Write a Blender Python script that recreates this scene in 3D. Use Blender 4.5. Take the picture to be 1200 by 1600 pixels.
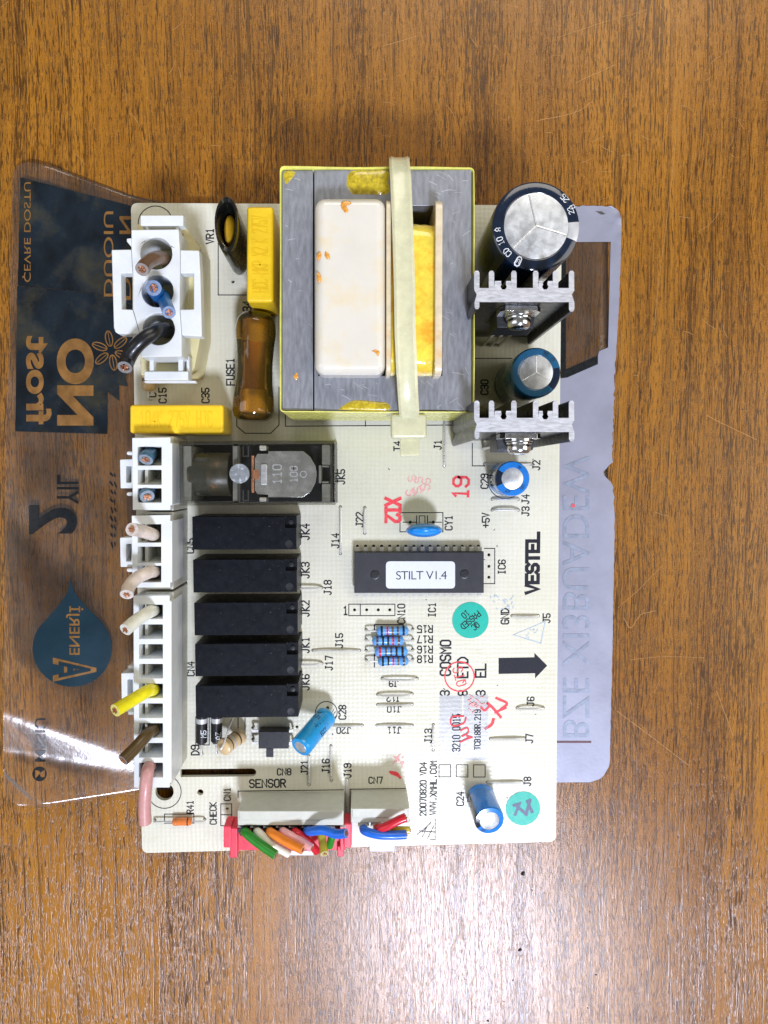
import bpy, bmesh, math, random
from mathutils import Vector, Matrix

random.seed(7)
for o in list(bpy.data.objects):
    bpy.data.objects.remove(o)
SC = bpy.context.scene
COL = SC.collection
MM = 0.001

# ------------------------------------------------------------------ camera
# photograph is 1200 x 1600; focal length in photo pixels, nadir = pixel straight under the lens
FPX, NX, NY, CAMH = 1080.0, 565.0, 742.0, 222.0
ZB = 4.5                                   # board top above the table, mm
_d = Vector(((NX - 600) / FPX, -(NY - 800) / FPX, -1)).normalized()
_Zc = -_d
_Xc = (Vector((1, 0, 0)) - _d * _d.x).normalized()
_Yc = _Zc.cross(_Xc)
ROT = Matrix((_Xc, _Yc, _Zc))              # camera -> world

def W(px, py, z):
    """photo pixel + height above the table (mm) -> point in mm"""
    r = ROT @ Vector(((px - 600) / FPX, -(py - 800) / FPX, -1))
    t = (CAMH - z) / (-r.z)
    return Vector((r.x * t, r.y * t, z))

def U(px, py, h=0.0):
    return W(px, py, ZB + h)

cam_d = bpy.data.cameras.new('camera')
cam = bpy.data.objects.new('camera', cam_d)
COL.objects.link(cam)
cam.matrix_world = Matrix.Translation((0, 0, CAMH * MM)) @ ROT.to_4x4()
cam_d.sensor_fit = 'VERTICAL'
cam_d.sensor_height = 32
cam_d.lens = FPX / 1600 * 32
cam_d.clip_start = 0.005
cam_d.clip_end = 20
SC.camera = cam

# ------------------------------------------------------------------ world, lamps, exposure
world = bpy.data.worlds.new('World')
SC.world = world
world.use_nodes = True
bg = world.node_tree.nodes['Background']
bg.inputs[0].default_value = (1.0, 0.96, 0.90, 1)
bg.inputs[1].default_value = 0.18

def area(name, loc, target, size, power, color):
    d = bpy.data.lights.new(name, 'AREA')
    d.shape = 'RECTANGLE'
    d.size, d.size_y = size
    d.energy = power
    d.color = color
    o = bpy.data.objects.new(name, d)
    COL.objects.link(o)
    o.location = loc
    o.rotation_euler = (Vector(target) - Vector(loc)).to_track_quat('-Z', 'Y').to_euler()
    return o

_p = W(725, 1455, 0) * MM                  # where the table mirrors the lamp
_k = 1.35 / (CAMH * MM)
area('window_light', (_p.x * (1 + _k), _p.y * (1 + _k), 1.35), (0, -0.03, 0), (0.27, 0.23), 34, (0.76, 0.81, 1.0))
area('top_fill', (0.35, 1.45, 1.15), (0, 0, 0), (1.3, 0.9), 14, (1.0, 0.93, 0.82))  # added broad fill beyond the board's top edge, softens the shadows
area('side_fill', (1.45, -0.10, 1.10), (0, 0, 0), (0.9, 1.3), 10, (1.0, 0.93, 0.82))  # added fill from the right, angled to stay out of mirror reflections
area('side_fill', (-1.45, -0.20, 1.10), (0, 0, 0), (0.9, 1.3), 6, (0.97, 0.97, 1.0))  # weaker added fill from the left

SC.render.engine = 'CYCLES'
SC.cycles.use_denoising = True
SC.cycles.max_bounces = 10
SC.cycles.transparent_max_bounces = 16
SC.cycles.caustics_reflective = False
SC.cycles.caustics_refractive = False
SC.view_settings.view_transform = 'Standard'
SC.view_settings.look = 'None'
SC.view_settings.exposure = 0.12
SC.view_settings.gamma = 1.0
SC.view_settings.use_curve_mapping = False

# ------------------------------------------------------------------ materials
class NT:
    def __init__(s, name):
        s.m = bpy.data.materials.new(name)
        s.m.use_nodes = True
        s.n = s.m.node_tree.nodes
        s.l = s.m.node_tree.links
        s.b = s.n['Principled BSDF']
        s.out = s.n['Material Output']
    def node(s, t, **kw):
        n = s.n.new(t)
        for k, v in kw.items():
            setattr(n, k, v)
        return n
    def link(s, a, b):
        s.l.new(a, b)
    def coords(s, scale=(1000, 1000, 1000), rot=(0, 0, 0), space='Object'):
        tc = s.node('ShaderNodeTexCoord')
        mp = s.node('ShaderNodeMapping')
        mp.inputs['Scale'].default_value = scale
        mp.inputs['Rotation'].default_value = rot
        s.link(tc.outputs[space], mp.inputs['Vector'])
        return mp.outputs[0]
    def noise(s, vec, scale=1.0, detail=3.0, rough=0.55, dist=0.0):
        n = s.node('ShaderNodeTexNoise')
        s.link(vec, n.inputs['Vector'])
        n.inputs['Scale'].default_value = scale
        n.inputs['Detail'].default_value = detail
        n.inputs['Roughness'].default_value = rough
        n.inputs['Distortion'].default_value = dist
        return n.outputs['Fac']
    def ramp(s, fac, stops):
        r = s.node('ShaderNodeValToRGB')
        e = r.color_ramp.elements
        while len(e) < len(stops):
            e.new(0.5)
        for i, (p, c) in enumerate(stops):
            e[i].position = p
            e[i].color = (c, c, c, 1) if not hasattr(c, '__len__') else (c[0], c[1], c[2], 1)
        s.link(fac, r.inputs[0])
        return r.outputs[0]
    def mix(s, fac, a, b, mode='MIX'):
        m = s.node('ShaderNodeMix', data_type='RGBA', blend_type=mode)
        for sock, v in ((m.inputs[0], fac), (m.inputs[6], a), (m.inputs[7], b)):
            if hasattr(v, 'is_output'):
                s.link(v, sock)
            elif hasattr(v, '__len__'):
                sock.default_value = (v[0], v[1], v[2], 1)
            else:
                sock.default_value = v if sock.type == 'VALUE' else (v, v, v, 1)
        return m.outputs[2]
    def math(s, op, a, b=0.0):
        m = s.node('ShaderNodeMath', operation=op)
        for i, v in enumerate((a, b)):
            if hasattr(v, 'is_output'):
                s.link(v, m.inputs[i])
            else:
                m.inputs[i].default_value = v
        return m.outputs[0]
    def bump(s, height, strength=0.2, dist=0.0002):
        b = s.node('ShaderNodeBump')
        b.inputs['Strength'].default_value = strength
        b.inputs['Distance'].default_value = dist
        s.link(height, b.inputs['Height'])
        s.link(b.outputs[0], s.b.inputs['Normal'])
        return b.outputs[0]

def simple(name, col, rough=0.45, metal=0.0, coat=0.0, trans=0.0, sub=0.0, var=0.12, vscale=0.35, bump=0.05, bscale=2.0,
           spec=0.5, alpha=1.0, ior=1.45, dirt=None):
    t = NT(name)
    v = t.coords()
    n = t.noise(v, vscale, 4, 0.6)
    lo = tuple(c * (1 - var) for c in col)
    hi = tuple(min(1, c * (1 + var)) for c in col)
    c = t.ramp(n, [(0.3, lo), (0.7, hi)])
    if dirt:
        dm = t.ramp(t.noise(v, dirt[1], 5, 0.65), [(dirt[2], 0), (dirt[2] + 0.16, 1)])
        c = t.mix(t.math('MULTIPLY', dm, dirt[3]), c, dirt[0])
    t.link(c, t.b.inputs['Base Color'])
    rr = t.ramp(t.noise(v, vscale * 2.3, 3), [(0.25, max(0, rough - 0.07)), (0.75, min(1, rough + 0.09))])
    t.link(rr, t.b.inputs['Roughness'])
    t.b.inputs['Metallic'].default_value = metal
    t.b.inputs['Coat Weight'].default_value = coat
    t.b.inputs['Coat Roughness'].default_value = 0.08
    t.b.inputs['Transmission Weight'].default_value = trans
    t.b.inputs['IOR'].default_value = ior
    t.b.inputs['Specular IOR Level'].default_value = spec
    t.b.inputs['Alpha'].default_value = alpha
    if sub:
        t.b.inputs['Subsurface Weight'].default_value = sub
        t.b.inputs['Subsurface Radius'].default_value = (0.0015, 0.001, 0.0006)
        t.b.inputs['Subsurface Scale'].default_value = 1.0
    if bump:
        t.bump(t.noise(v, bscale, 3), bump, 0.0003)
    return t.m

def wood():
    t = NT('wood_laminate')
    v = t.coords()
    wob = t.noise(v, 0.018, 2)
    sx = t.node('ShaderNodeSeparateXYZ'); t.link(v, sx.inputs[0])
    x = t.math('ADD', sx.outputs[0], t.math('MULTIPLY', wob, 4.5))
    fine = t.noise(v, 0.9, 2)
    x2 = t.math('ADD', x, t.math('MULTIPLY', fine, 0.12))
    def stretched(kx, ky, detail=3, off=0.0, rough=0.55, src=None):
        c = t.node('ShaderNodeCombineXYZ')
        t.link(t.math('MULTIPLY', src or x2, kx), c.inputs[0])
        t.link(t.math('MULTIPLY', sx.outputs[1], ky), c.inputs[1])
        c.inputs[2].default_value = off
        return t.noise(c.outputs[0], 1.0, detail, rough)
    tone = stretched(0.022, 0.003, 2, 1.3)
    band = stretched(0.22, 0.006, 4, 5.1)
    base = t.ramp(tone, [(0.30, (0.205, 0.078, 0.0075)), (0.5, (0.285, 0.112, 0.0085)), (0.68, (0.38, 0.156, 0.0100))])
    base = t.mix(t.math('MULTIPLY', t.ramp(band, [(0.40, 0), (0.66, 1)]), 0.40), base, (0.42, 0.180, 0.016))
    base = t.mix(t.math('MULTIPLY', t.ramp(stretched(0.9, 0.012, 4, 2.2), [(0.38, 1), (0.54, 0)]), 0.50), base, (0.10, 0.038, 0.007))
    # light flecks of the worn print
    fl = t.ramp(t.noise(v, 1.7, 4, 0.62, 2.2), [(0.53, 0), (0.66, 1)])
    base = t.mix(t.math('MULTIPLY', fl, 0.46), base, (0.58, 0.285, 0.042))
    # dark pores, short and long, denser in some bands
    dens = t.ramp(stretched(0.10, 0.005, 3, 9.4, src=x), [(0.36, 0.0), (0.68, 0.09)])
    p1 = t.ramp(t.math('ADD', stretched(2.7, 0.13, 2, 3.3, 0.5), dens), [(0.615, 0), (0.665, 1)])
    p2 = t.ramp(t.math('ADD', stretched(1.5, 0.018, 2, 7.7, 0.5), dens), [(0.645, 0), (0.70, 0.75)])
    p3 = t.ramp(t.math('ADD', stretched(3.8, 0.36, 2, 4.9, 0.5), dens), [(0.61, 0), (0.66, 0.9)])
    pores = t.math('MAXIMUM', t.math('MAXIMUM', p1, p2), p3)
    base = t.mix(t.math('MULTIPLY', pores, 0.80), base, (0.030, 0.011, 0.003))
    t.link(base, t.b.inputs['Base Color'])
    g = t.noise(v, 2.6, 3, 0.6)
    t.link(t.ramp(g, [(0.3, 0.19), (0.7, 0.30)]), t.b.inputs['Roughness'])
    t.b.inputs['Specular IOR Level'].default_value = 0.50
    hgt = t.math('SUBTRACT', t.noise(v, 2.4, 4, 0.65), t.math('MULTIPLY', pores, 0.6))
    t.bump(hgt, 0.33, 0.00016)
    return t.m

def board_mat():
    t = NT('board_laminate')
    v = t.coords()
    c = t.ramp(t.noise(v, 0.03, 4), [(0.3, (0.63, 0.62, 0.50)), (0.7, (0.71, 0.70, 0.59))])
    sx = t.node('ShaderNodeSeparateXYZ'); t.link(v, sx.inputs[0])
    wx = t.math('SINE', t.math('ADD', t.math('MULTIPLY', sx.outputs[0], 4.6), t.math('MULTIPLY', t.noise(v, 0.35, 3), 5.0)))
    wy = t.math('SINE', t.math('ADD', t.math('MULTIPLY', sx.outputs[1], 4.4), t.math('MULTIPLY', t.noise(v, 0.5, 3), 5.0)))
    streak = t.node('ShaderNodeMapping'); streak.inputs['Scale'].default_value = (1.3, 0.07, 1)
    t.link(v, streak.inputs[0])
    st = t.noise(streak.outputs[0], 1.0, 3)
    c = t.mix(t.math('MULTIPLY', t.ramp(st, [(0.45, 0), (0.7, 1)]), 0.20), c, (0.60, 0.57, 0.42))
    ww = t.math('MULTIPLY', t.math('ADD', wx, 1.0), 0.5)
    c = t.mix(t.math('MULTIPLY', ww, 0.10), c, (0.45, 0.44, 0.34))
    sp = t.ramp(t.noise(v, 1.15, 3, 0.7), [(0.735, 0), (0.76, 1)])
    c = t.mix(t.math('MULTIPLY', sp, 0.75), c, (0.10, 0.075, 0.05))
    st2 = t.ramp(t.noise(v, 0.09, 5, 0.7), [(0.56, 0), (0.74, 1)])
    c = t.mix(t.math('MULTIPLY', st2, 0.34), c, (0.50, 0.45, 0.27))
    t.link(c, t.b.inputs['Base Color'])
    t.b.inputs['Roughness'].default_value = 0.33
    t.b.inputs['Specular IOR Level'].default_value = 0.6
    h = t.math('ADD', t.math('MULTIPLY', wx, 0.6), t.math('MULTIPLY', wy, 0.5))
    h = t.math('ADD', h, t.math('MULTIPLY', t.noise(v, 1.8, 3), 1.2))
    t.bump(h, 0.13, 0.0002)
    return t.m

def film_mat(name, tint, gloss_rough, base_refl, haze0=0.0, haze1=0.05):
    """clear plastic film: fresnel-weighted gloss over a transparent sheet"""
    t = NT(name)
    v = t.coords()
    t.n.remove(t.b)
    tr = t.node('ShaderNodeBsdfTransparent'); tr.inputs[0].default_value = (*tint, 1)
    gl = t.node('ShaderNodeBsdfGlossy')
    gl.inputs['Roughness'].default_value = gloss_rough
    gl.inputs['Color'].default_value = (1, 1, 1, 1)
    df = t.node('ShaderNodeBsdfDiffuse'); df.inputs[0].default_value = (0.50, 0.46, 0.44, 1)
    bp = t.node('ShaderNodeBump'); bp.inputs['Strength'].default_value = 0.25; bp.inputs['Distance'].default_value = 0.0003
    t.link(t.noise(v, 0.22, 4, 0.6), bp.inputs['Height'])
    t.link(bp.outputs[0], gl.inputs['Normal'])
    m0 = t.node('ShaderNodeMixShader')
    haze = t.ramp(t.noise(v, 0.12, 5, 0.7), [(0.32, haze0), (0.72, haze1)])
    t.link(haze, m0.inputs[0]); t.link(tr.outputs[0], m0.inputs[1]); t.link(df.outputs[0], m0.inputs[2])
    fr = t.node('ShaderNodeFresnel'); fr.inputs[0].default_value = 1.5
    m = t.node('ShaderNodeMixShader')
    t.link(t.math('MULTIPLY', fr.outputs[0], base_refl), m.inputs[0])
    t.link(m0.outputs[0], m.inputs[1]); t.link(gl.outputs[0], m.inputs[2])
    t.link(m.outputs[0], t.out.inputs[0])
    return t.m

def clear_plastic(name, tint, rough=0.06, dens=0.0, refl=1.0):
    t = NT(name)
    v = t.coords()
    t.n.remove(t.b)
    tr = t.node('ShaderNodeBsdfTransparent'); tr.inputs[0].default_value = (*tint, 1)
    gl = t.node('ShaderNodeBsdfGlossy'); gl.inputs['Roughness'].default_value = rough
    fr = t.node('ShaderNodeFresnel'); fr.inputs[0].default_value = 1.5
    src = tr.outputs[0]
    if dens:
        df = t.node('ShaderNodeBsdfDiffuse'); df.inputs[0].default_value = (tint[0] * 0.8, tint[1] * 0.8, tint[2] * 0.8, 1)
        m0 = t.node('ShaderNodeMixShader')
        t.link(t.ramp(t.noise(v, 0.3, 4), [(0.3, dens * 0.7), (0.7, dens * 1.3)]), m0.inputs[0])
        t.link(tr.outputs[0], m0.inputs[1]); t.link(df.outputs[0], m0.inputs[2])
        src = m0.outputs[0]
    m = t.node('ShaderNodeMixShader')
    t.link(t.math('MULTIPLY', fr.outputs[0], refl), m.inputs[0]); t.link(src, m.inputs[1]); t.link(gl.outputs[0], m.inputs[2])
    t.link(m.outputs[0], t.out.inputs[0])
    return t.m

def brushed(name, col, rough, stretch=(0.15, 3.0), metal=1.0, scratch=0.5, blotch=0.4, var=0.26):
    t = NT(name)
    v = t.coords()
    mp = t.node('ShaderNodeMapping'); mp.inputs['Scale'].default_value = (stretch[0], stretch[1], 1)
    t.link(v, mp.inputs[0])
    n = t.noise(mp.outputs[0], 1.0, 4, 0.6)
    c = t.ramp(n, [(0.3, tuple(k * (1 - var) for k in col)), (0.7, tuple(min(1, k * (1 + var * 0.8)) for k in col))])
    blot = t.ramp(t.noise(v, 0.16, 5, 0.65), [(0.42, 0), (0.75, 1)])
    c = t.mix(t.math('MULTIPLY', blot, blotch), c, tuple(k * 0.58 for k in col))
    sc = t.ramp(t.noise(v, 0.8, 5, 0.75, 2.0), [(0.66, 0), (0.70, 1)])
    c = t.mix(t.math('MULTIPLY', sc, scratch), c, tuple(min(1, k * 1.7) for k in col))
    t.link(c, t.b.inputs['Base Color'])
    t.b.inputs['Metallic'].default_value = metal
    t.link(t.ramp(n, [(0.3, rough - 0.08), (0.7, rough + 0.1)]), t.b.inputs['Roughness'])
    t.bump(t.math('ADD', n, t.noise(v, 2.5, 3)), 0.12, 0.0002)
    return t.m

M = {}
M['wood'] = wood()
M['board'] = board_mat()
M['ink'] = simple('silkscreen_ink', (0.012, 0.013, 0.021), 0.55, spec=0.3, var=0.4, vscale=1.5)
M['red_ink'] = simple('red_stamp_ink', (0.78, 0.06, 0.08), 0.6, var=0.3, vscale=1.2)
M['pink_ink'] = simple('faded_pink_ink', (0.80, 0.36, 0.36), 0.6, var=0.3, vscale=1.2)
M['pale_blue_ink'] = simple('faded_blue_ink', (0.40, 0.52, 0.66), 0.6, var=0.3, vscale=1.2)
M['white_print'] = simple('white_print', (0.75, 0.78, 0.80), 0.5)
M['black_print'] = simple('black_print', (0.015, 0.017, 0.022), 0.5)
M['tin'] = brushed('tinned_wire', (0.74, 0.73, 0.69), 0.32, metal=0.55)
M['copper'] = simple('copper_strand', (0.52, 0.24, 0.13), 0.38, metal=0.8, bscale=6, bump=0.4)
M['core'] = brushed('lamination_steel', (0.34, 0.355, 0.395), 0.42, (1.2, 0.25), 0.6, 0.5, 0.15, 0.11)
M['tape'] = simple('yellow_tape', (0.80, 0.78, 0.16), 0.25, coat=0.4, var=0.15)
M['coil_tape'] = simple('coil_tape', (0.85, 0.66, 0.07), 0.16, coat=0.8, var=0.2, vscale=0.25, bump=0.8, bscale=0.28, dirt=((0.80, 0.33, 0.02), 0.12, 0.5, 0.8))
M['bobbin'] = simple('bobbin_plastic', (0.66, 0.56, 0.38), 0.30, coat=0.3, sub=0.15, dirt=((0.70, 0.36, 0.06), 0.15, 0.56, 0.6))
M['cover'] = simple('cream_cover', (0.68, 0.65, 0.56), 0.18, coat=0.5, sub=0.15, var=0.05, vscale=0.06, bump=0.12, bscale=0.3, dirt=((0.72, 0.57, 0.30), 0.075, 0.50, 0.6))
M['rust'] = simple('amber_varnish', (0.66, 0.30, 0.05), 0.2, coat=0.8, var=0.35, vscale=1.2)
M['varnish'] = simple('olive_varnish', (0.50, 0.38, 0.02), 0.14, coat=1.0, var=0.4, vscale=1.2, bump=0.5, bscale=1.6)
M['nylon_tie'] = simple('nylon_tie', (0.62, 0.61, 0.40), 0.24, coat=0.4, sub=0.3, var=0.08)
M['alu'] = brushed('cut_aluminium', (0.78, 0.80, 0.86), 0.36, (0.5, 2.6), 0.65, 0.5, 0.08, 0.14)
M['alu_side'] = brushed('dark_side_aluminium', (0.045, 0.044, 0.043), 0.30, (0.3, 0.3), 0.6, 0.3)  # sides of the heat sinks, much darker than their cut tops
M['steel'] = brushed('bright_steel', (0.74, 0.76, 0.78), 0.16, (1, 1))
M['black_plastic'] = simple('black_moulded_plastic', (0.012, 0.013, 0.016), 0.38, var=0.3, vscale=0.5, bump=0.12, bscale=3)
M['relay'] = simple('relay_case', (0.0035, 0.0045, 0.008), 0.40, spec=0.22, var=0.3, vscale=0.2, bump=0.08, bscale=1.0, dirt=((0.13, 0.14, 0.15), 1.3, 0.635, 0.7))
M['chip'] = simple('chip_body', (0.030, 0.031, 0.038), 0.50, spec=0.4, var=0.15, bump=0.15, bscale=4)
M['label'] = simple('white_label', (0.66, 0.69, 0.75), 0.5, var=0.03)
M['white_plug'] = simple('white_nylon', (0.69, 0.72, 0.72), 0.36, sub=0.12, var=0.05, vscale=0.2, bump=0.06, dirt=((0.55, 0.54, 0.44), 0.5, 0.68, 0.4))
M['cream_socket'] = simple('cream_nylon', (0.60, 0.57, 0.43), 0.40, sub=0.15, var=0.08, vscale=0.2)
M['yellow_socket'] = simple('aged_nylon', (0.66, 0.60, 0.34), 0.40, sub=0.2, var=0.10, vscale=0.15)
M['grey_socket'] = simple('translucent_nylon', (0.50, 0.49, 0.41), 0.40, sub=0.15, var=0.08, vscale=0.15)
M['pin_socket'] = simple('pale_nylon', (0.52, 0.53, 0.46), 0.40, sub=0.15, var=0.06)
M['red_plug'] = simple('red_nylon', (0.78, 0.05, 0.09), 0.38, sub=0.1, var=0.12)
M['yellow_cap'] = simple('yellow_case', (0.84, 0.56, 0.02), 0.33, coat=0.2, var=0.06, bump=0.06)
M['yellow_emboss'] = simple('yellow_embossed', (0.76, 0.47, 0.012), 0.33, var=0.06)
M['resin'] = simple('brown_resin', (0.22, 0.10, 0.02), 0.2, coat=0.6)
M['sleeve_black'] = simple('black_heatshrink', (0.006, 0.007, 0.006), 0.25, coat=0.3, var=0.3)
M['varistor'] = simple('varistor_coating', (0.45, 0.26, 0.015), 0.25, coat=0.5)
M['amber'] = clear_plastic('amber_sleeve', (0.84, 0.57, 0.15), 0.05, 0.03, 1.7)
M['brass'] = simple('brass_cap', (0.70, 0.62, 0.42), 0.3, metal=0.5)
M['fuse_glass'] = simple('sand_filled_glass', (0.40, 0.24, 0.08), 0.15, coat=0.6)
M['coil_dark'] = simple('taped_coil', (0.055, 0.05, 0.032), 0.35, var=0.3, dirt=((0.45, 0.18, 0.06), 0.28, 0.60, 0.9))
M['plug_grey'] = simple('scuffed_clear_plug', (0.20, 0.22, 0.24), 0.3, var=0.3, dirt=((0.7, 0.75, 0.8), 0.9, 0.55, 0.8))
M['plate'] = brushed('nickel_plate', (0.56, 0.56, 0.56), 0.24, (0.3, 0.3), 0.7, 0.4, 0.3, 0.15)
M['relay_frame'] = simple('relay_frame', (0.21, 0.21, 0.19), 0.35, var=0.2)
M['coil_tape_dark'] = simple('dark_coil_tape', (0.045, 0.047, 0.036), 0.22, coat=0.6)
M['glass'] = clear_plastic('clear_glass', (0.9, 0.88, 0.80), 0.03)
M['smoke'] = clear_plastic('clear_relay_cover', (0.96, 0.96, 0.94), 0.05, 0.0, 0.5)
M['cap_black'] = simple('navy_sleeve', (0.005, 0.013, 0.032), 0.16, coat=0.7, var=0.25)
M['cap_teal'] = simple('teal_sleeve', (0.010, 0.095, 0.20), 0.2, coat=0.7, var=0.12)
M['cap_blue'] = simple('blue_sleeve', (0.012, 0.19, 0.62), 0.22, coat=0.6, var=0.12)
M['cap_sky'] = simple('sky_blue_sleeve', (0.015, 0.30, 0.66), 0.25, coat=0.5, var=0.12)
M['cap_top'] = brushed('capacitor_lid', (0.70, 0.73, 0.75), 0.40, (0.4, 0.4), 0.7, 0.2)
M['lid_groove'] = brushed('lid_groove', (0.82, 0.84, 0.86), 0.30, (1, 1), 0.8)
M['rubber'] = simple('black_bung', (0.02, 0.018, 0.016), 0.6)
M['blue_disc'] = simple('blue_disc_coating', (0.008, 0.24, 0.74), 0.24, coat=0.4, var=0.05)
M['res_blue'] = simple('blue_resistor', (0.10, 0.34, 0.76), 0.3, coat=0.3)
M['res_tan'] = simple('tan_resistor', (0.62, 0.46, 0.25), 0.32, coat=0.3)
M['orange_glass'] = simple('orange_glass_diode', (0.72, 0.20, 0.045), 0.12, coat=0.8)
M['diode'] = simple('diode_body', (0.012, 0.012, 0.014), 0.35)
M['silver'] = simple('silver_band', (0.62, 0.63, 0.64), 0.35, metal=0.4)
M['green_sticker'] = simple('green_sticker', (0.004, 0.43, 0.33), 0.42, var=0.06)
M['marker'] = simple('purple_marker', (0.06, 0.08, 0.16), 0.4, var=0.4, vscale=2)
M['clear_label'] = film_mat('clear_label', (0.99, 0.99, 1.0), 0.36, 1.6)
M['film'] = film_mat('clear_film', (1.0, 0.985, 0.97), 0.17, 1.25, 0.0, 0.05)
M['navy_ink'] = simple('navy_film_ink', (0.006, 0.012, 0.019), 0.22, coat=0.3, var=0.7, vscale=0.08, dirt=((0.05, 0.045, 0.025), 0.05, 0.5, 0.7))
M['teal_ink'] = simple('teal_film_ink', (0.008, 0.030, 0.048), 0.25, coat=0.3, var=0.25, vscale=0.05)
M['ochre_ink'] = simple('ochre_lettering', (0.20, 0.098, 0.026), 0.35, var=0.35, vscale=0.25)
M['film_black'] = simple('black_film_ink', (0.006, 0.008, 0.010), 0.3)
M['silver_film'] = simple('silver_film', (0.30, 0.31, 0.39), 0.42, metal=0.25, var=0.10, vscale=0.06, bump=0.10, bscale=0.8, dirt=((0.10, 0.10, 0.10), 0.9, 0.715, 0.9))
M['faded_film_ink'] = simple('faded_film_lettering', (0.25, 0.285, 0.37), 0.45, metal=0.2, var=0.2, vscale=0.4)
M['brown_ink'] = simple('brown_film_line', (0.12, 0.05, 0.06), 0.5)
M['scratch'] = simple('scratched_wood', (0.36, 0.185, 0.055), 0.6, var=0.4, vscale=1.5)
M['crumb'] = simple('dark_crumb', (0.035, 0.022, 0.014), 0.7, var=0.4)
WIRE = {
    'brown': (0.13, 0.075, 0.045), 'blue': (0.012, 0.12, 0.36), 'steel_blue': (0.04, 0.12, 0.20), 'black': (0.008, 0.009, 0.011),
    'beige': (0.62, 0.53, 0.45), 'white': (0.72, 0.72, 0.60), 'yellow': (0.78, 0.70, 0.01), 'dark_brown': (0.085, 0.05, 0.015),
    'pink': (0.52, 0.27, 0.25), 'green': (0.02, 0.24, 0.02), 'orange': (0.85, 0.24, 0.02), 'rose': (0.84, 0.42, 0.44),
    'red': (0.58, 0.015, 0.03), 'bright_blue': (0.015, 0.14, 0.66), 'olive': (0.58, 0.50, 0.04),
}
for k, c in WIRE.items():
    M['cut_' + k] = simple('cut_' + k, tuple(0.55 * a + 0.45 * 0.42 for a in c), 0.55, var=0.2, vscale=1.5)
    M['wire_' + k] = simple('wire_' + k, c, 0.32, coat=0.15, var=0.10, vscale=0.6)

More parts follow.
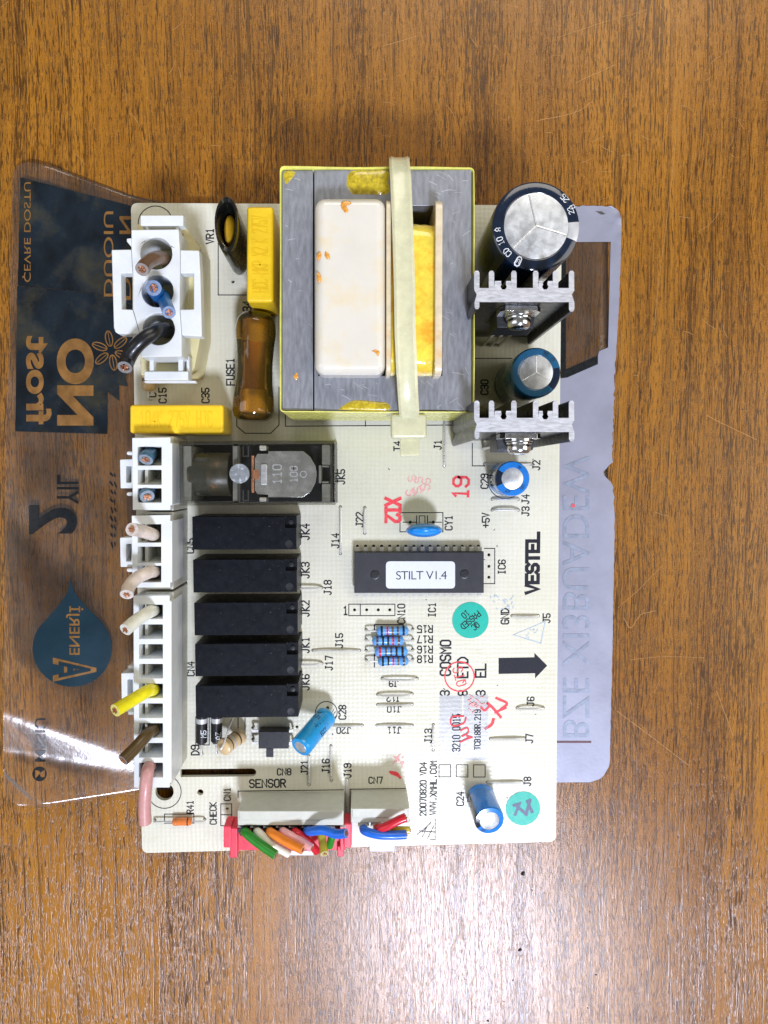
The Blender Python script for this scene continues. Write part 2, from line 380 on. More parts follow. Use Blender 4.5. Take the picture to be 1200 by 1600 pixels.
# ------------------------------------------------------------------ mesh building (all in mm)
class MB:
    def __init__(s):
        s.v, s.f, s.mi = [], [], []
        s.cur = 0
    def mat(s, i):
        s.cur = i
        return s
    def add(s, verts, faces, mi=None):
        b = len(s.v)
        s.v += [Vector(p) for p in verts]
        for f in faces:
            s.f.append(tuple(b + i for i in f))
            s.mi.append(s.cur if mi is None else mi)
        return s
    def prism(s, bot, top):
        n = len(bot)
        s.add(list(bot) + list(top), [tuple(range(n - 1, -1, -1)), tuple(range(n, 2 * n))] +
              [(i, (i + 1) % n, n + (i + 1) % n, n + i) for i in range(n)])
        return s
    def box(s, x0, y0, x1, y1, z0, z1):
        a = [(x0, y0), (x1, y0), (x1, y1), (x0, y1)]
        return s.prism([(x, y, z0) for x, y in a], [(x, y, z1) for x, y in a])
    def pxbox(s, x0, y0, x1, y1, h0, h1, at=None):
        """box whose plan is a photo rectangle seen at height `at` (default its top)"""
        a = h1 if at is None else at
        q = [U(x0, y1, a), U(x1, y1, a), U(x1, y0, a), U(x0, y0, a)]
        return s.prism([(p.x, p.y, ZB + h0) for p in q], [(p.x, p.y, ZB + h1) for p in q])
    def tube(s, pts, r, seg=10, cap=True, r1=None):
        pts = [Vector(p) for p in pts]
        n = len(pts)
        rings = []
        nrm = None
        for i, p in enumerate(pts):
            d = (pts[min(i + 1, n - 1)] - pts[max(i - 1, 0)]).normalized()
            if nrm is None:
                nrm = d.orthogonal().normalized()
            nrm = (nrm - d * nrm.dot(d)).normalized()
            b = d.cross(nrm)
            rr = r if r1 is None else r + (r1 - r) * i / (n - 1)
            if hasattr(r, '__len__'):
                rr = r[i]
            rings.append([p + (nrm * math.cos(a) + b * math.sin(a)) * rr for a in [2 * math.pi * k / seg for k in range(seg)]])
        vs = [v for ring in rings for v in ring]
        fs = []
        for i in range(n - 1):
            for k in range(seg):
                k2 = (k + 1) % seg
                fs.append((i * seg + k, i * seg + k2, (i + 1) * seg + k2, (i + 1) * seg + k))
        if cap:
            fs.append(tuple(range(seg - 1, -1, -1)))
            fs.append(tuple((n - 1) * seg + k for k in range(seg)))
        return s.add(vs, fs)
    def lathe(s, prof, base, axis=(0, 0, 1), seg=40, sx=1.0, sy=1.0, xdir=None):
        """prof: (radius, height) from bottom to top; closed by caps where radius > 0"""
        ax = Vector(axis).normalized()
        xd = Vector(xdir).normalized() if xdir else (Vector((1, 0, 0)) if abs(ax.x) < 0.9 else Vector((0, 1, 0)))
        xd = (xd - ax * xd.dot(ax)).normalized()
        yd = ax.cross(xd)
        base = Vector(base)
        vs, fs = [], []
        for r, h in prof:
            for k in range(seg):
                a = 2 * math.pi * k / seg
                vs.append(base + ax * h + xd * (r * sx * math.cos(a)) + yd * (r * sy * math.sin(a)))
        for i in range(len(prof) - 1):
            for k in range(seg):
                k2 = (k + 1) % seg
                fs.append((i * seg + k, i * seg + k2, (i + 1) * seg + k2, (i + 1) * seg + k))
        if prof[0][0] > 0:
            fs.append(tuple(range(seg - 1, -1, -1)))
        if prof[-1][0] > 0:
            m = (len(prof) - 1) * seg
            fs.append(tuple(m + k for k in range(seg)))
        return s.add(vs, fs)
    def ribbon(s, pts, w, z, closed=False):
        """flat mitred stroke, pts are 2D mm"""
        P = [Vector((p[0], p[1])) for p in pts]
        if closed is False and (P[0] - P[-1]).length < 1e-6 and len(P) > 2:
            closed = True
            P = P[:-1]
        n = len(P)
        L, R = [], []
        for i in range(n):
            if closed:
                a, b, c = P[i - 1], P[i], P[(i + 1) % n]
            else:
                a, b, c = P[max(i - 1, 0)], P[i], P[min(i + 1, n - 1)]
            d1 = (b - a) if (b - a).length > 1e-9 else (c - b)
            d2 = (c - b) if (c - b).length > 1e-9 else (b - a)
            d1, d2 = d1.normalized(), d2.normalized()
            n1, n2 = Vector((-d1.y, d1.x)), Vector((-d2.y, d2.x))
            m = n1 + n2
            m = n1 if m.length < 1e-4 else m.normalized()
            k = min(1.8, 1 / max(0.3, m.dot(n1)))
            q = b.copy()
            if not closed and i == 0:
                q = b - d2 * w * 0.5
            if not closed and i == n - 1:
                q = b + d1 * w * 0.5
            L.append(q + m * (w / 2 * k)); R.append(q - m * (w / 2 * k))
        vs = [(p.x, p.y, z) for p in L] + [(p.x, p.y, z) for p in R]
        e = n if closed else n - 1
        return s.add(vs, [(n + i, n + (i + 1) % n, (i + 1) % n, i) for i in range(e)])
    def ngon(s, pts, z):
        return s.add([(p[0], p[1], z) for p in pts], [tuple(range(len(pts)))])

def smooth_path(pts, n=6):
    P = [Vector(p) for p in pts]
    P = [2 * P[0] - P[1]] + P + [2 * P[-1] - P[-2]]
    out = []
    for i in range(1, len(P) - 2):
        p0, p1, p2, p3 = P[i - 1:i + 3]
        for k in range(n):
            t = k / n
            out.append(0.5 * ((2 * p1) + (p2 - p0) * t + (2 * p0 - 5 * p1 + 4 * p2 - p3) * t * t + (3 * p1 - p0 - 3 * p2 + p3) * t ** 3))
    out.append(P[-2])
    return out

WL = {}
def make_mesh(name, mb, mats, origin):
    me = bpy.data.meshes.new(name)
    o = Vector(origin)
    me.from_pydata([((v - o) * MM)[:] for v in mb.v], [], mb.f)
    for m in mats:
        me.materials.append(M[m])
    for p, mi in zip(me.polygons, mb.mi):
        p.material_index = min(mi, len(mats) - 1)
        p.use_smooth = True
    me.update()
    bm = bmesh.new(); bm.from_mesh(me)
    bmesh.ops.recalc_face_normals(bm, faces=bm.faces)
    bm.to_mesh(me); bm.free()
    me.set_sharp_from_angle(angle=math.radians(38))
    return me

def place(name, me, origin, parent=None):
    ob = bpy.data.objects.new(name, me)
    COL.objects.link(ob)
    o = Vector(origin) * MM
    WL[ob.name] = o
    if parent is not None:
        ob.parent = parent
        ob.location = o - WL[parent.name]
    else:
        ob.location = o
    return ob

def islands(mb):
    par = list(range(len(mb.v)))
    def find(a):
        while par[a] != a:
            par[a] = par[par[a]]
            a = par[a]
        return a
    for f in mb.f:
        for k in f[1:]:
            par[find(k)] = find(f[0])
    out = {}
    for f, mi in zip(mb.f, mb.mi):
        m, idx = out.setdefault(find(f[0]), (MB(), {}))
        for k in f:
            if k not in idx:
                idx[k] = len(m.v)
                m.v.append(mb.v[k])
        m.f.append(tuple(idx[k] for k in f))
        m.mi.append(mi)
    return [m for m, _ in out.values()]

def obj(name, mb, mats, parent=None, bevel=0.0, seg=2, origin=None, label=None, split=False):
    if split:
        return [obj(name, m, mats, parent, bevel, seg, label=label) for m in islands(mb)][0]
    if isinstance(mats, str):
        mats = [mats]
    if origin is None:
        lo = Vector([min(v[i] for v in mb.v) for i in range(3)])
        hi = Vector([max(v[i] for v in mb.v) for i in range(3)])
        origin = Vector(((lo.x + hi.x) / 2, (lo.y + hi.y) / 2, lo.z))
    ob = place(name, make_mesh(name, mb, mats, origin), origin, parent)
    if bevel:
        bv = ob.modifiers.new('bevel', 'BEVEL')
        bv.width = bevel * MM
        bv.segments = seg
        bv.limit_method = 'ANGLE'
        bv.angle_limit = math.radians(40)
        bv.harden_normals = True
    if label:
        ob['label'] = label
    return ob

def thing(name, label, cat, origin, group=None):
    ob = bpy.data.objects.new(name, None)
    COL.objects.link(ob)
    ob.empty_display_size = 0.01
    o = Vector(origin) * MM
    ob.location = o
    WL[ob.name] = o
    tag(ob, label, cat, group)
    return ob

def tag(ob, label, cat, group=None):
    ob['label'] = label
    ob['category'] = cat
    if group:
        ob['group'] = group
    return ob

def filled(loops, z0=0.0, z1=None):
    """2D outline with holes (outer loop first, holes after) -> (verts, faces); extruded z0..z1 when z1 is given"""
    cu = bpy.data.curves.new('tmp', 'CURVE')
    cu.dimensions = '2D'
    cu.fill_mode = 'BOTH'
    K = 0.01
    for lp in loops:
        sp = cu.splines.new('POLY')
        sp.points.add(len(lp) - 1)
        for q, p in zip(sp.points, lp):
            q.co = (p[0] * K, p[1] * K, 0, 1)
        sp.use_cyclic_u = True
    th = 0 if z1 is None else (z1 - z0) / 2
    cu.extrude = th * K
    return curve_to_lists(cu, K, (z0 if z1 is None else (z0 + z1) / 2))

def curve_to_lists(cu, K, zoff):
    ob = bpy.data.objects.new('tmp', cu)
    COL.objects.link(ob)
    dg = bpy.context.evaluated_depsgraph_get()
    me = bpy.data.meshes.new_from_object(ob.evaluated_get(dg))
    bm = bmesh.new(); bm.from_mesh(me)
    bmesh.ops.remove_doubles(bm, verts=bm.verts, dist=1e-6)
    bm.verts.index_update()
    vs = [Vector((v.co.x / K, v.co.y / K, v.co.z / K + zoff)) for v in bm.verts]
    fs = [tuple(v.index for v in f.verts) for f in bm.faces]
    bm.free()
    bpy.data.objects.remove(ob)
    bpy.data.curves.remove(cu)
    bpy.data.meshes.remove(me)
    return vs, fs

def font_lists(body, size=1.0, bold=0.0, space=1.0):
    cu = bpy.data.curves.new('tmp', 'FONT')
    cu.body = body
    cu.size = size
    cu.offset = bold
    cu.resolution_u = 8
    cu.space_character = space
    cu.align_x = 'CENTER'
    cu.align_y = 'CENTER'
    return curve_to_lists(cu, 1.0, 0.0)

def pl(pts, h=0.0):
    """photo points -> 2D mm at height h above the board"""
    return [(lambda q: (q.x, q.y))(U(x, y, h)) for x, y in pts]

def circle(cx, cy, r, n=24, a0=0.0, a1=None):
    if a1 is None:
        return [(cx + r * math.cos(2 * math.pi * k / n), cy + r * math.sin(2 * math.pi * k / n)) for k in range(n)]
    return [(cx + r * math.cos(a0 + (a1 - a0) * k / n), cy + r * math.sin(a0 + (a1 - a0) * k / n)) for k in range(n + 1)]

GLYPH = {
 'A': '00 04 26 44 40|02 42', 'B': '00 06 36 45 44 33 42 41 30 00|03 33', 'C': '45 36 16 05 01 10 30 41', 'D': '00 06 26 44 42 20 00',
 'E': '46 06 00 40|03 33', 'F': '46 06 00|03 33', 'G': '45 36 16 05 01 10 30 41 43 23', 'H': '00 06|40 46|03 43', 'I': '16 36|26 20|10 30',
 'J': '26 46|36 31 20 10 01', 'K': '00 06|46 03 40', 'L': '06 00 40', 'M': '00 06 23 46 40', 'N': '00 06 40 46',
 'O': '10 01 05 16 36 45 41 30 10', 'P': '00 06 36 45 44 33 03', 'Q': '10 01 05 16 36 45 41 30 10|22 40', 'R': '00 06 36 45 44 33 03|23 40',
 'S': '45 36 16 05 04 13 33 42 41 30 10 01', 'T': '06 46|26 20', 'U': '06 01 10 30 41 46', 'V': '06 20 46', 'W': '06 10 24 30 46',
 'X': '00 46|06 40', 'Y': '06 23 46|23 20', 'Z': '06 46 00 40', '0': '10 01 05 16 36 45 41 30 10', '1': '15 26 20|10 30',
 '2': '05 16 36 45 44 00 40', '3': '05 16 36 45 44 33 13|33 42 41 30 10 01', '4': '30 36 02 42', '5': '46 06 03 33 42 41 30 10 01',
 '6': '45 36 16 05 01 10 30 41 42 33 13 02', '7': '06 46 20', '8': '13 04 05 16 36 45 44 33 13 02 01 10 30 41 42 33 13',
 '9': '01 10 30 41 45 36 16 05 04 13 33 44', '+': '21 25|03 43', '.': '20 21', '-': '13 33', '/': '00 46', ' ': '',
}
def strokes(text, adv=5.6):
    out = []
    for i, ch in enumerate(text):
        for part in GLYPH.get(ch, '').split('|'):
            if part:
                out.append([(int(c[0]) + i * adv, int(c[1])) for c in part.split()])
    wid = (len(text) - 1) * adv + 4
    return [[(x - wid / 2, y - 3) for x, y in p] for p in out]

def put_text(mb, text, px, py, cap, rot, z, width=0.17, mirror=False, h=0.0, squeeze=0.85, adv=5.6):
    """stroke lettering centred on a photo pixel, cap height in photo pixels"""
    c = U(px, py, h)
    sc = cap / 5.0 / 6.0
    a = math.radians(rot)
    for j, p in enumerate(strokes(text, adv)):
        q = []
        for x, y in p:
            x *= sc * squeeze; y *= sc
            if mirror:
                y = -y
            q.append((c.x + x * math.cos(a) - y * math.sin(a), c.y + x * math.sin(a) + y * math.cos(a)))
        mb.ribbon(q, cap / 5.0 * width, z + 0.006 * (j % 4))

# ------------------------------------------------------------------ table
mb = MB()
mb.prism([(-520, -560, -25), (520, -560, -25), (520, 520, -25), (-520, 520, -25)], [(-520, -560, 0), (520, -560, 0), (520, 520, 0), (-520, 520, 0)])
table = obj('tabletop', mb, 'wood', origin=(0, 0, 0))
table['kind'] = 'structure'
table['label'] = 'scratched brown wood grain tabletop'
def T2(pts):
    return [(lambda q: (q.x, q.y))(W(x, y, 0)) for x, y in pts]
mb = MB()
SCR = [[(1058, 200), (1048, 290), (1040, 360), (1030, 440), (1022, 520)], [(1125, 330), (1110, 350), (1090, 362)], [(1105, 648), (1135, 665), (1182, 686)],
       [(0, 1440), (40, 1425), (120, 1402)], [(218, 1407), (270, 1378), (310, 1352)], [(975, 965), (985, 980), (1000, 960), (1024, 955)], [(1100, 430), (1106, 450)],
       [(985, 1030), (1040, 1026), (1100, 1028)], [(965, 1110), (1010, 1145), (1075, 1195)], [(685, 1365), (700, 1420), (712, 1495)], [(655, 1560), (690, 1510), (725, 1445)],
       [(965, 950), (1000, 920), (1035, 885)], [(970, 520), (974, 600), (968, 650)], [(870, 60), (930, 40), (1010, 15)], [(600, 72), (650, 58)],
       [(900, 130), (960, 100)], [(1020, 1420), (1060, 1470), (1080, 1500)], [(130, 1490), (120, 1530), (112, 1545)], [(15, 1340), (25, 1372)],
       [(840, 190), (900, 175), (925, 160)], [(1120, 1080), (1145, 1150)], [(300, 1455), (318, 1440), (312, 1475)]]
for s_ in SCR:
    p = smooth_path([(x + random.uniform(-1, 1), y + random.uniform(-1, 1), 0) for x, y in s_], 5)
    mb.ribbon(T2([(q.x + random.uniform(-.5, .5), q.y + random.uniform(-.5, .5)) for q in p]), random.uniform(0.10, 0.22), 0.03)
for k in range(150):
    x, y = random.choice([(random.uniform(870, 1200), random.uniform(0, 1400)), (random.uniform(0, 1200), random.uniform(0, 250)), (random.uniform(0, 600), random.uniform(1290, 1600))])
    a = random.uniform(0, math.pi); L = random.uniform(3, 13)
    c_ = random.uniform(-0.2, 0.2)
    pts = [(x + math.cos(a + c_ * t) * L * t, y + math.sin(a + c_ * t) * L * t) for t in (-1, -0.3, 0.4, 1)]
    mb.ribbon(T2(pts), random.uniform(0.08, 0.16), 0.02)
sc_ob = obj('scratches', mb, 'scratch', table, origin=(0, 0, 0))
sc_ob['kind'] = 'stuff'
def crumb(px, py, size, label, seed, group=None):
    random.seed(seed)
    mb = MB()
    c = W(px, py, 0)
    n = 7
    ang = [2 * math.pi * k / n for k in range(n)]
    rr = [size * random.uniform(0.6, 1.1) for _ in ang]
    b = [(c.x + r * math.cos(a), c.y + r * 0.8 * math.sin(a), 0.0) for r, a in zip(rr, ang)]
    t_ = [(c.x + r * 0.6 * math.cos(a) + 0.1, c.y + r * 0.5 * math.sin(a), size * random.uniform(0.5, 0.9)) for r, a in zip(rr, ang)]
    mb.prism(b, t_)
    tag(obj('crumb', mb, 'crumb'), label, 'crumb', group)
crumb(817, 1365, 1.0, 'larger dark crumb lying on the wood just below the board edge', 1)
crumb(812, 1484, 0.75, 'dark crumb lying on the shiny wood well away from the board', 2)

for i_, (x_, y_, s_) in enumerate([(831, 1391, 0.3), (921, 1425, 0.28), (931, 1523, 0.36), (801, 1532, 0.30), (762, 1595, 0.42), (787, 1565, 0.26), (918, 1575, 0.3), (1160, 640, 0.3), (1001, 613, 0.3)]):
    crumb(x_, y_, s_, 'tiny dark speck of dirt on the wood', 20 + i_, 'specks of dirt on the table')

# ------------------------------------------------------------------ printed film under the board
def lerp_tab(tab, t):
    if t <= tab[0][0]:
        return tab[0][1]
    for (a, va), (b, vb) in zip(tab, tab[1:]):
        if t <= b:
            return va + (vb - va) * (t - a) / (b - a)
    return tab[-1][1]
def sstep(a, b, x):
    if a > b:
        return 1 - sstep(b, a, x)
    t = max(0.0, min(1.0, (x - a) / (b - a)))
    return t * t * (3 - 2 * t)
FTOP = [(5, 250), (40, 251), (75, 257), (205, 305), (300, 325), (700, 322), (970, 322)]
FBOT = [(5, 1262), (60, 1262), (222, 1238), (320, 1226), (700, 1222), (970, 1222)]
FLEFT = [(250, 20), (330, 18), (530, 14), (640, 10), (780, 8), (900, 7), (1050, 5), (1150, 5), (1262, 7)]
def film_z(x, y):
    """height of the film above the table (mm) by photo position"""
    z = 0.25
    u = max(0.0, (228 - x) / 223.0)
    z += 2.0 * u ** 1.4 * (1 - 0.6 * sstep(800, 1000, y))
    # the lower corner curls up, with a crease running from the edge to under the plug
    s = y - (1176 + (x - 5) * 0.155)
    wb = 60 - 0.20 * (x - 5)
    if s < 0:
        g = 1 - 0.19 * max(0.0, min(1.0, (s + wb) / wb)) if s > -wb else 1 - sstep(0, 300, -s - wb)
    else:
        g = 0.81 + 0.19 * s / 60.0
        g -= 0.13 * sstep(0, 20, (y - 1198) - (x - 5) * 0.9) * (1 - sstep(30, 90, x))
    z += 12.5 * u * g
    z += 0.25 * u ** 0.5 * (math.sin(x * 0.045 + y * 0.021) + math.sin(y * 0.037 - x * 0.03)) * (1 - sstep(1030, 1110, y))
    if x > 890:
        z += 1.2 * sstep(930, 975, x) * (1 - sstep(330, 400, y)) * (0.7 + 0.5 * math.sin(x * 0.25 + y * 0.18))
    return max(0.12, z)
def film_pt(x, y, off=0.0):
    p = W(x, y, film_z(x, y))
    return Vector((p.x, p.y, p.z + off))

sheet = thing('decal_sheet', 'clear appliance decal film with dark mirrored print and silvery edge under the circuit board', 'decal sheet', (W(500, 760, 0).x, W(500, 760, 0).y, 0))
mb = MB()
NU, NV = 96, 110
us = [(i / NU) ** 1.6 for i in range(NU + 1)]
grid = []
for j in range(NV + 1):
    v = j / NV
    v = v * 0.75 + 0.25 * (0.5 - 0.5 * math.cos(math.pi * v))
    row = []
    for u in us:
        yy = 250 + v * 1012
        xl = lerp_tab(FLEFT, yy)
        dt, db = (v) * 1012, (1 - v) * 1012
        for d_, r_ in ((dt, 26), (db, 34)):
            if d_ < r_:
                xl += r_ - math.sqrt(max(0, r_ * r_ - (r_ - d_) ** 2))
        xr = 951.0
        for d_, r_ in ((dt, 30), (db, 46)):
            if d_ < r_:
                xr -= r_ - math.sqrt(max(0, r_ * r_ - (r_ - d_) ** 2))
        x = xl + u * (xr - xl)
        y = lerp_tab(FTOP, x) + v * (lerp_tab(FBOT, x) - lerp_tab(FTOP, x))
        row.append(film_pt(x, y))
    grid.append(row)
nv = NU + 1
top = [p for r in grid for p in r]
mb.add(top, [(j * nv + i, j * nv + i + 1, (j + 1) * nv + i + 1, (j + 1) * nv + i) for j in range(NV) for i in range(NU)])
film = obj('clear_film', mb, 'film', sheet)
so = film.modifiers.new('thickness', 'SOLIDIFY'); so.thickness = 0.08 * MM; so.offset = -1

def drape(name, vs, fs, off, mat, parent, step=9.0, label=None):
    """lay a flat photo-space mesh on the film"""
    bm = bmesh.new()
    bv = [bm.verts.new((p[0], p[1], 0)) for p in vs]
    for f in fs:
        try:
            bm.faces.new([bv[i] for i in f])
        except ValueError:
            pass
    xs = [p[0] for p in vs]; ys = [p[1] for p in vs]
    for lo, hi, nrm in ((min(xs), max(xs), (1, 0, 0)), (min(ys), max(ys), (0, 1, 0))):
        k = math.ceil(lo / step) * step
        while k < hi:
            bmesh.ops.bisect_plane(bm, geom=list(bm.verts) + list(bm.edges) + list(bm.faces), plane_co=(nrm[0] * k, nrm[1] * k, 0), plane_no=nrm)
            k += step
    bm.verts.index_update()
    m = MB()
    m.add([film_pt(v.co.x, v.co.y, off) for v in bm.verts], [tuple(v.index for v in f.verts) for f in bm.faces])
    bm.free()
    return obj(name, m, mat, parent, label=label)

def film_word(name, text, px, py, length, cap, off, mat, parent, bold=0.0):
    """mirrored lettering: reads up the picture, letter tops to the right"""
    vs, fs = font_lists(text, 1.0, bold)
    x0 = min(v.x for v in vs); x1 = max(v.x for v in vs); y0 = min(v.y for v in vs); y1 = max(v.y for v in vs)
    q = [(px + ((v.y - y0) / (y1 - y0) - 0.5) * cap, py - ((v.x - x0) / (x1 - x0) - 0.5) * length) for v in vs]
    return drape(name, q, fs, off, mat, parent, 10)

OI, OL = 0.10, 0.18
vs, fs = filled([[(32, 277), (205, 322), (222, 340), (222, 480), (150, 458), (28, 446)]])
navy = drape('navy_panel', vs, fs, OI, 'navy_ink', sheet)
vs, fs = filled([[(27, 447), (150, 459), (222, 481), (222, 540), (208, 560), (196, 590), (200, 604), (186, 602), (187, 627), (168, 612), (168, 678), (24, 674)]])
navy2 = drape('frost_panel', vs, fs, OI, 'navy_ink', sheet)
film_word('lettering', 'ÇEVRE DOSTU', 42, 363, 156, 13, OL, 'ochre_ink', navy, 0.004)
film_word('lettering', 'DUOIU', 170, 397, 133, 15, OL, 'ochre_ink', navy, 0.004)
film_word('lettering', 'D', 198, 452, 34, 14, OL, 'ochre_ink', navy, 0.01)
film_word('lettering', 'N', 196, 352, 28, 18, OL, 'ochre_ink', navy, 0.02)
film_word('lettering', 'NO', 118, 597, 136, 58, OL, 'ochre_ink', navy2, 0.05)
film_word('lettering', 'frost', 61, 594, 138, 40, OL, 'ochre_ink', navy2, 0.03)
# snowflake of leaf outlines beside the lettering
fl = MB()
for k in range(6):
    a = math.radians(60 * k + 20)
    cx, cy = 174 + 19 * math.cos(a), 548 + 19 * math.sin(a)
    leaf = [(cx + 12 * math.cos(t) * math.cos(a) - 5.5 * math.sin(t) * math.sin(a), cy + 12 * math.cos(t) * math.sin(a) + 5.5 * math.sin(t) * math.cos(a)) for t in [2 * math.pi * i / 14 for i in range(14)]]
    fl.ribbon(leaf, 1.8, 0, closed=True)
    fl.ribbon([(cx - 12 * math.cos(a), cy - 12 * math.sin(a)), (cx + 10 * math.cos(a), cy + 10 * math.sin(a))], 1.2, 0)
drape('snowflake', [(v.x, v.y) for v in fl.v], fl.f, OL, 'ochre_ink', navy2)
film_word('lettering', '2', 83, 812, 46, 75, OI, 'film_black', sheet, 0.03)
film_word('lettering', 'YIL', 106, 765, 46, 34, OI, 'film_black', sheet, 0.01)
drop = [(110, 905)]
for k in range(25):
    a = math.radians(-38 + (218 + 38) * k / 24)
    drop.append((113 + 62 * math.cos(a), 1013 + 60 * math.sin(a)))
dl = [(110, 905), (116, 925), (132, 945), (155, 967)] + [(113 + 62 * math.cos(math.radians(a)), 1013 + 60 * math.sin(math.radians(a))) for a in range(-35, 216, 8)] + [(75, 965), (95, 942), (106, 925)]
vs, fs = filled([dl])
dp = drape('water_drop_print', vs, fs, OI, 'teal_ink', sheet)
film_word('lettering', 'ENERJİ', 117, 985, 76, 27, OL, 'ochre_ink', dp, 0.012)
film_word('lettering', 'A', 117, 1046, 38, 68, OL, 'ochre_ink', dp, 0.05)
film_word('lettering', 'A', 117, 1046, 26, 50, OL + 0.08, 'teal_ink', dp, 0.03)
film_word('lettering', 'MSSIU', 63, 1156, 68, 17, OI, 'film_black', sheet, 0.01)
ci = circle(62, 1209, 11.5, 22)
vs, fs = filled([ci, [(55, 1203), (61, 1204), (63, 1207), (71, 1202), (70, 1214), (64, 1214), (62, 1209), (55, 1217)]])
drape('bolt_symbol', vs, fs, OI, 'film_black', sheet)
tx = MB()
random.seed(4)
for k in range(9):
    y = 740 + k * 13.5
    tx.ribbon([(173 + random.uniform(-1, 1), y), (176, y + random.uniform(3, 8))], 2.2, 0)
    tx.ribbon([(179, y + 1), (179 + random.uniform(-1, 3), y + random.uniform(4, 8))], 1.8, 0)
drape('small_print', [(v.x, v.y) for v in tx.v], tx.f, OI, 'film_black', sheet)
# silver backing at the other edge, with a clear cut-out window and a torn rim
edge = []
random.seed(12)
ER = [(322, 955), (330, 968), (345, 971), (400, 970), (480, 967), (560, 962), (590, 961), (700, 958), (722, 957), (735, 944), (742, 943), (752, 955), (770, 960), (840, 960), (1000, 957), (1180, 953), (1195, 952), (1210, 945), (1218, 936), (1222, 922)]
y = 322.0
while y <= 1222:
    rag = random.uniform(-2.2, 0.8) if 565 < y < 790 else random.uniform(-0.5, 0.4)
    edge.append((lerp_tab(ER, y) + rag, y + (random.uniform(-1.2, 0.5) if y < 324 else 0)))
    y += 5
outl = [(760, 323)] + [(880 + 6 * k, 322 + random.uniform(-1.0, 1.5)) for k in range(12)] + edge + [(760, 1223)]
vs, fs = filled([outl, [(800, 379), (954, 378), (950, 543), (936, 549), (934, 556), (886, 577), (800, 600)]])
silver = drape('silver_backing', vs, fs, 0.10, 'silver_film', sheet, 10, label='silver grey printed edge of the film with a torn rim and clear window')
vs, fs = filled([[(800, 600), (886, 590), (934, 569), (934, 556), (886, 577), (800, 590)]])
drape('black_stripe', vs, fs, 0.17, 'film_black', silver)
vs, fs = filled([[(870, 400), (884, 400), (884, 577), (870, 580)]])
drape('black_stripe', vs, fs, 0.16, 'film_black', silver)
film_word('lettering', 'BZE XI3BUADEW', 900, 932, 440, 42, 0.20, 'faded_film_ink', silver, 0.0)
tx = MB(); tx.ribbon([(860, 1159), (922, 1159)], 3.0, 0)
drape('printed_line', [(v.x, v.y) for v in tx.v], tx.f, 0.2, 'brown_ink', silver)
tx = MB(); tx.ribbon(circle(895, 790, 2.2, 8), 1.6, 0, closed=True)
drape('red_dot', [(v.x, v.y) for v in tx.v], tx.f, 0.26, 'red_ink', silver)

# ------------------------------------------------------------------ circuit board
bc = U(545, 825, 0)
board = thing('circuit_board', 'cream circuit board with transformer, relays, chip and capacitors on the wooden table', 'circuit board', (bc.x, bc.y, ZB - 1.6))
JUMP = [((694, 655), (694, 728)), ((757, 725), (830, 725)), ((769, 780), (810, 780)), ((769, 797), (810, 797)), ((532, 792), (532, 865)), ((570, 793), (570, 833)),
        ((455, 918), (503, 918)), ((489, 1016), (562, 1016)), ((455, 1036), (503, 1036)), ((597, 1060), (652, 1060)), ((590, 1085), (644, 1084)), ((590, 1101), (644, 1100)),
        ((589, 1133), (644, 1133)), ((505, 1134), (566, 1133)), ((677, 1132), (677, 1172)), ((517, 1165), (518, 1219)), ((482, 1180), (483, 1226)), ((542, 1217), (542, 1295)),
        ((800, 962), (841, 962)), ((808, 1106), (849, 1106)), ((766, 1154), (819, 1153)), ((762, 1222), (815, 1221))]
RES = [((572, 984), (645, 983)), ((572, 999), (645, 999)), ((572, 1016), (645, 1015)), ((572, 1031), (645, 1030))]
PINX = [558.5 + 12.6 * k for k in range(16)]
holes_px = [p for j in JUMP for p in j] + [p for j in RES for p in j]
holes_px += [(764, 867), (764, 885), (764, 902), (554, 953), (573, 953), (591, 953), (609, 953), (355, 1264), (355, 1282)]
holes_px += [(x, 853.5) for x in PINX] + [(512, 1106), (641, 816), (677, 816), (364, 440), (242, 1281), (320, 1280), (395, 1137), (395, 1155), (464, 1136)]
def rounded(pts, r, n=5):
    out = []
    m = len(pts)
    for i in range(m):
        a, b, c = Vector(pts[i - 1]), Vector(pts[i]), Vector(pts[(i + 1) % m])
        p, q = b + (a - b).normalized() * r, b + (c - b).normalized() * r
        for k in range(n + 1):
            t = k / n
            out.append(tuple((p * (1 - t) + b * t) * (1 - t) + (b * (1 - t) + q * t) * t))
    return out
outer = rounded(pl([(204.5, 317), (878, 321), (868.5, 1315), (222, 1333)]), 2.2)
loops = [outer]
for x, y in holes_px:
    q = U(x, y)
    loops.append(circle(q.x, q.y, 0.52, 8))
mh = U(257, 1237); loops.append(circle(mh.x, mh.y, 2.9, 28))
sh = U(313, 1238); loops.append(circle(sh.x, sh.y, 1.0, 14))
a, b = U(282, 1208), U(394, 1207)
rs = 1.3
loops.append([(a.x, a.y - rs), (b.x, b.y - rs)] + [(b.x + rs * math.cos(t), b.y + rs * math.sin(t)) for t in [math.radians(k) for k in range(-60, 61, 30)]] + [(b.x, b.y + rs), (a.x, a.y + rs)])
vs, fs = filled(loops, ZB - 1.6, ZB)
mb = MB(); mb.add(vs, fs)
sub = obj('board_panel', mb, 'board', board)
# solder points that carry the board on the film
mb = MB()
for x, y in [(230, 340), (860, 340), (240, 1310), (850, 1295), (560, 500), (300, 900), (560, 1200), (800, 800), (235, 800), (700, 1050)]:
    q = U(x, y)
    mb.lathe([(0.35, 0.28), (0.9, ZB - 2.6), (1.2, ZB - 1.6)], (q.x, q.y, 0), seg=8)
sd = obj('solder_joints', mb, 'tin', board); sd['kind'] = 'stuff'

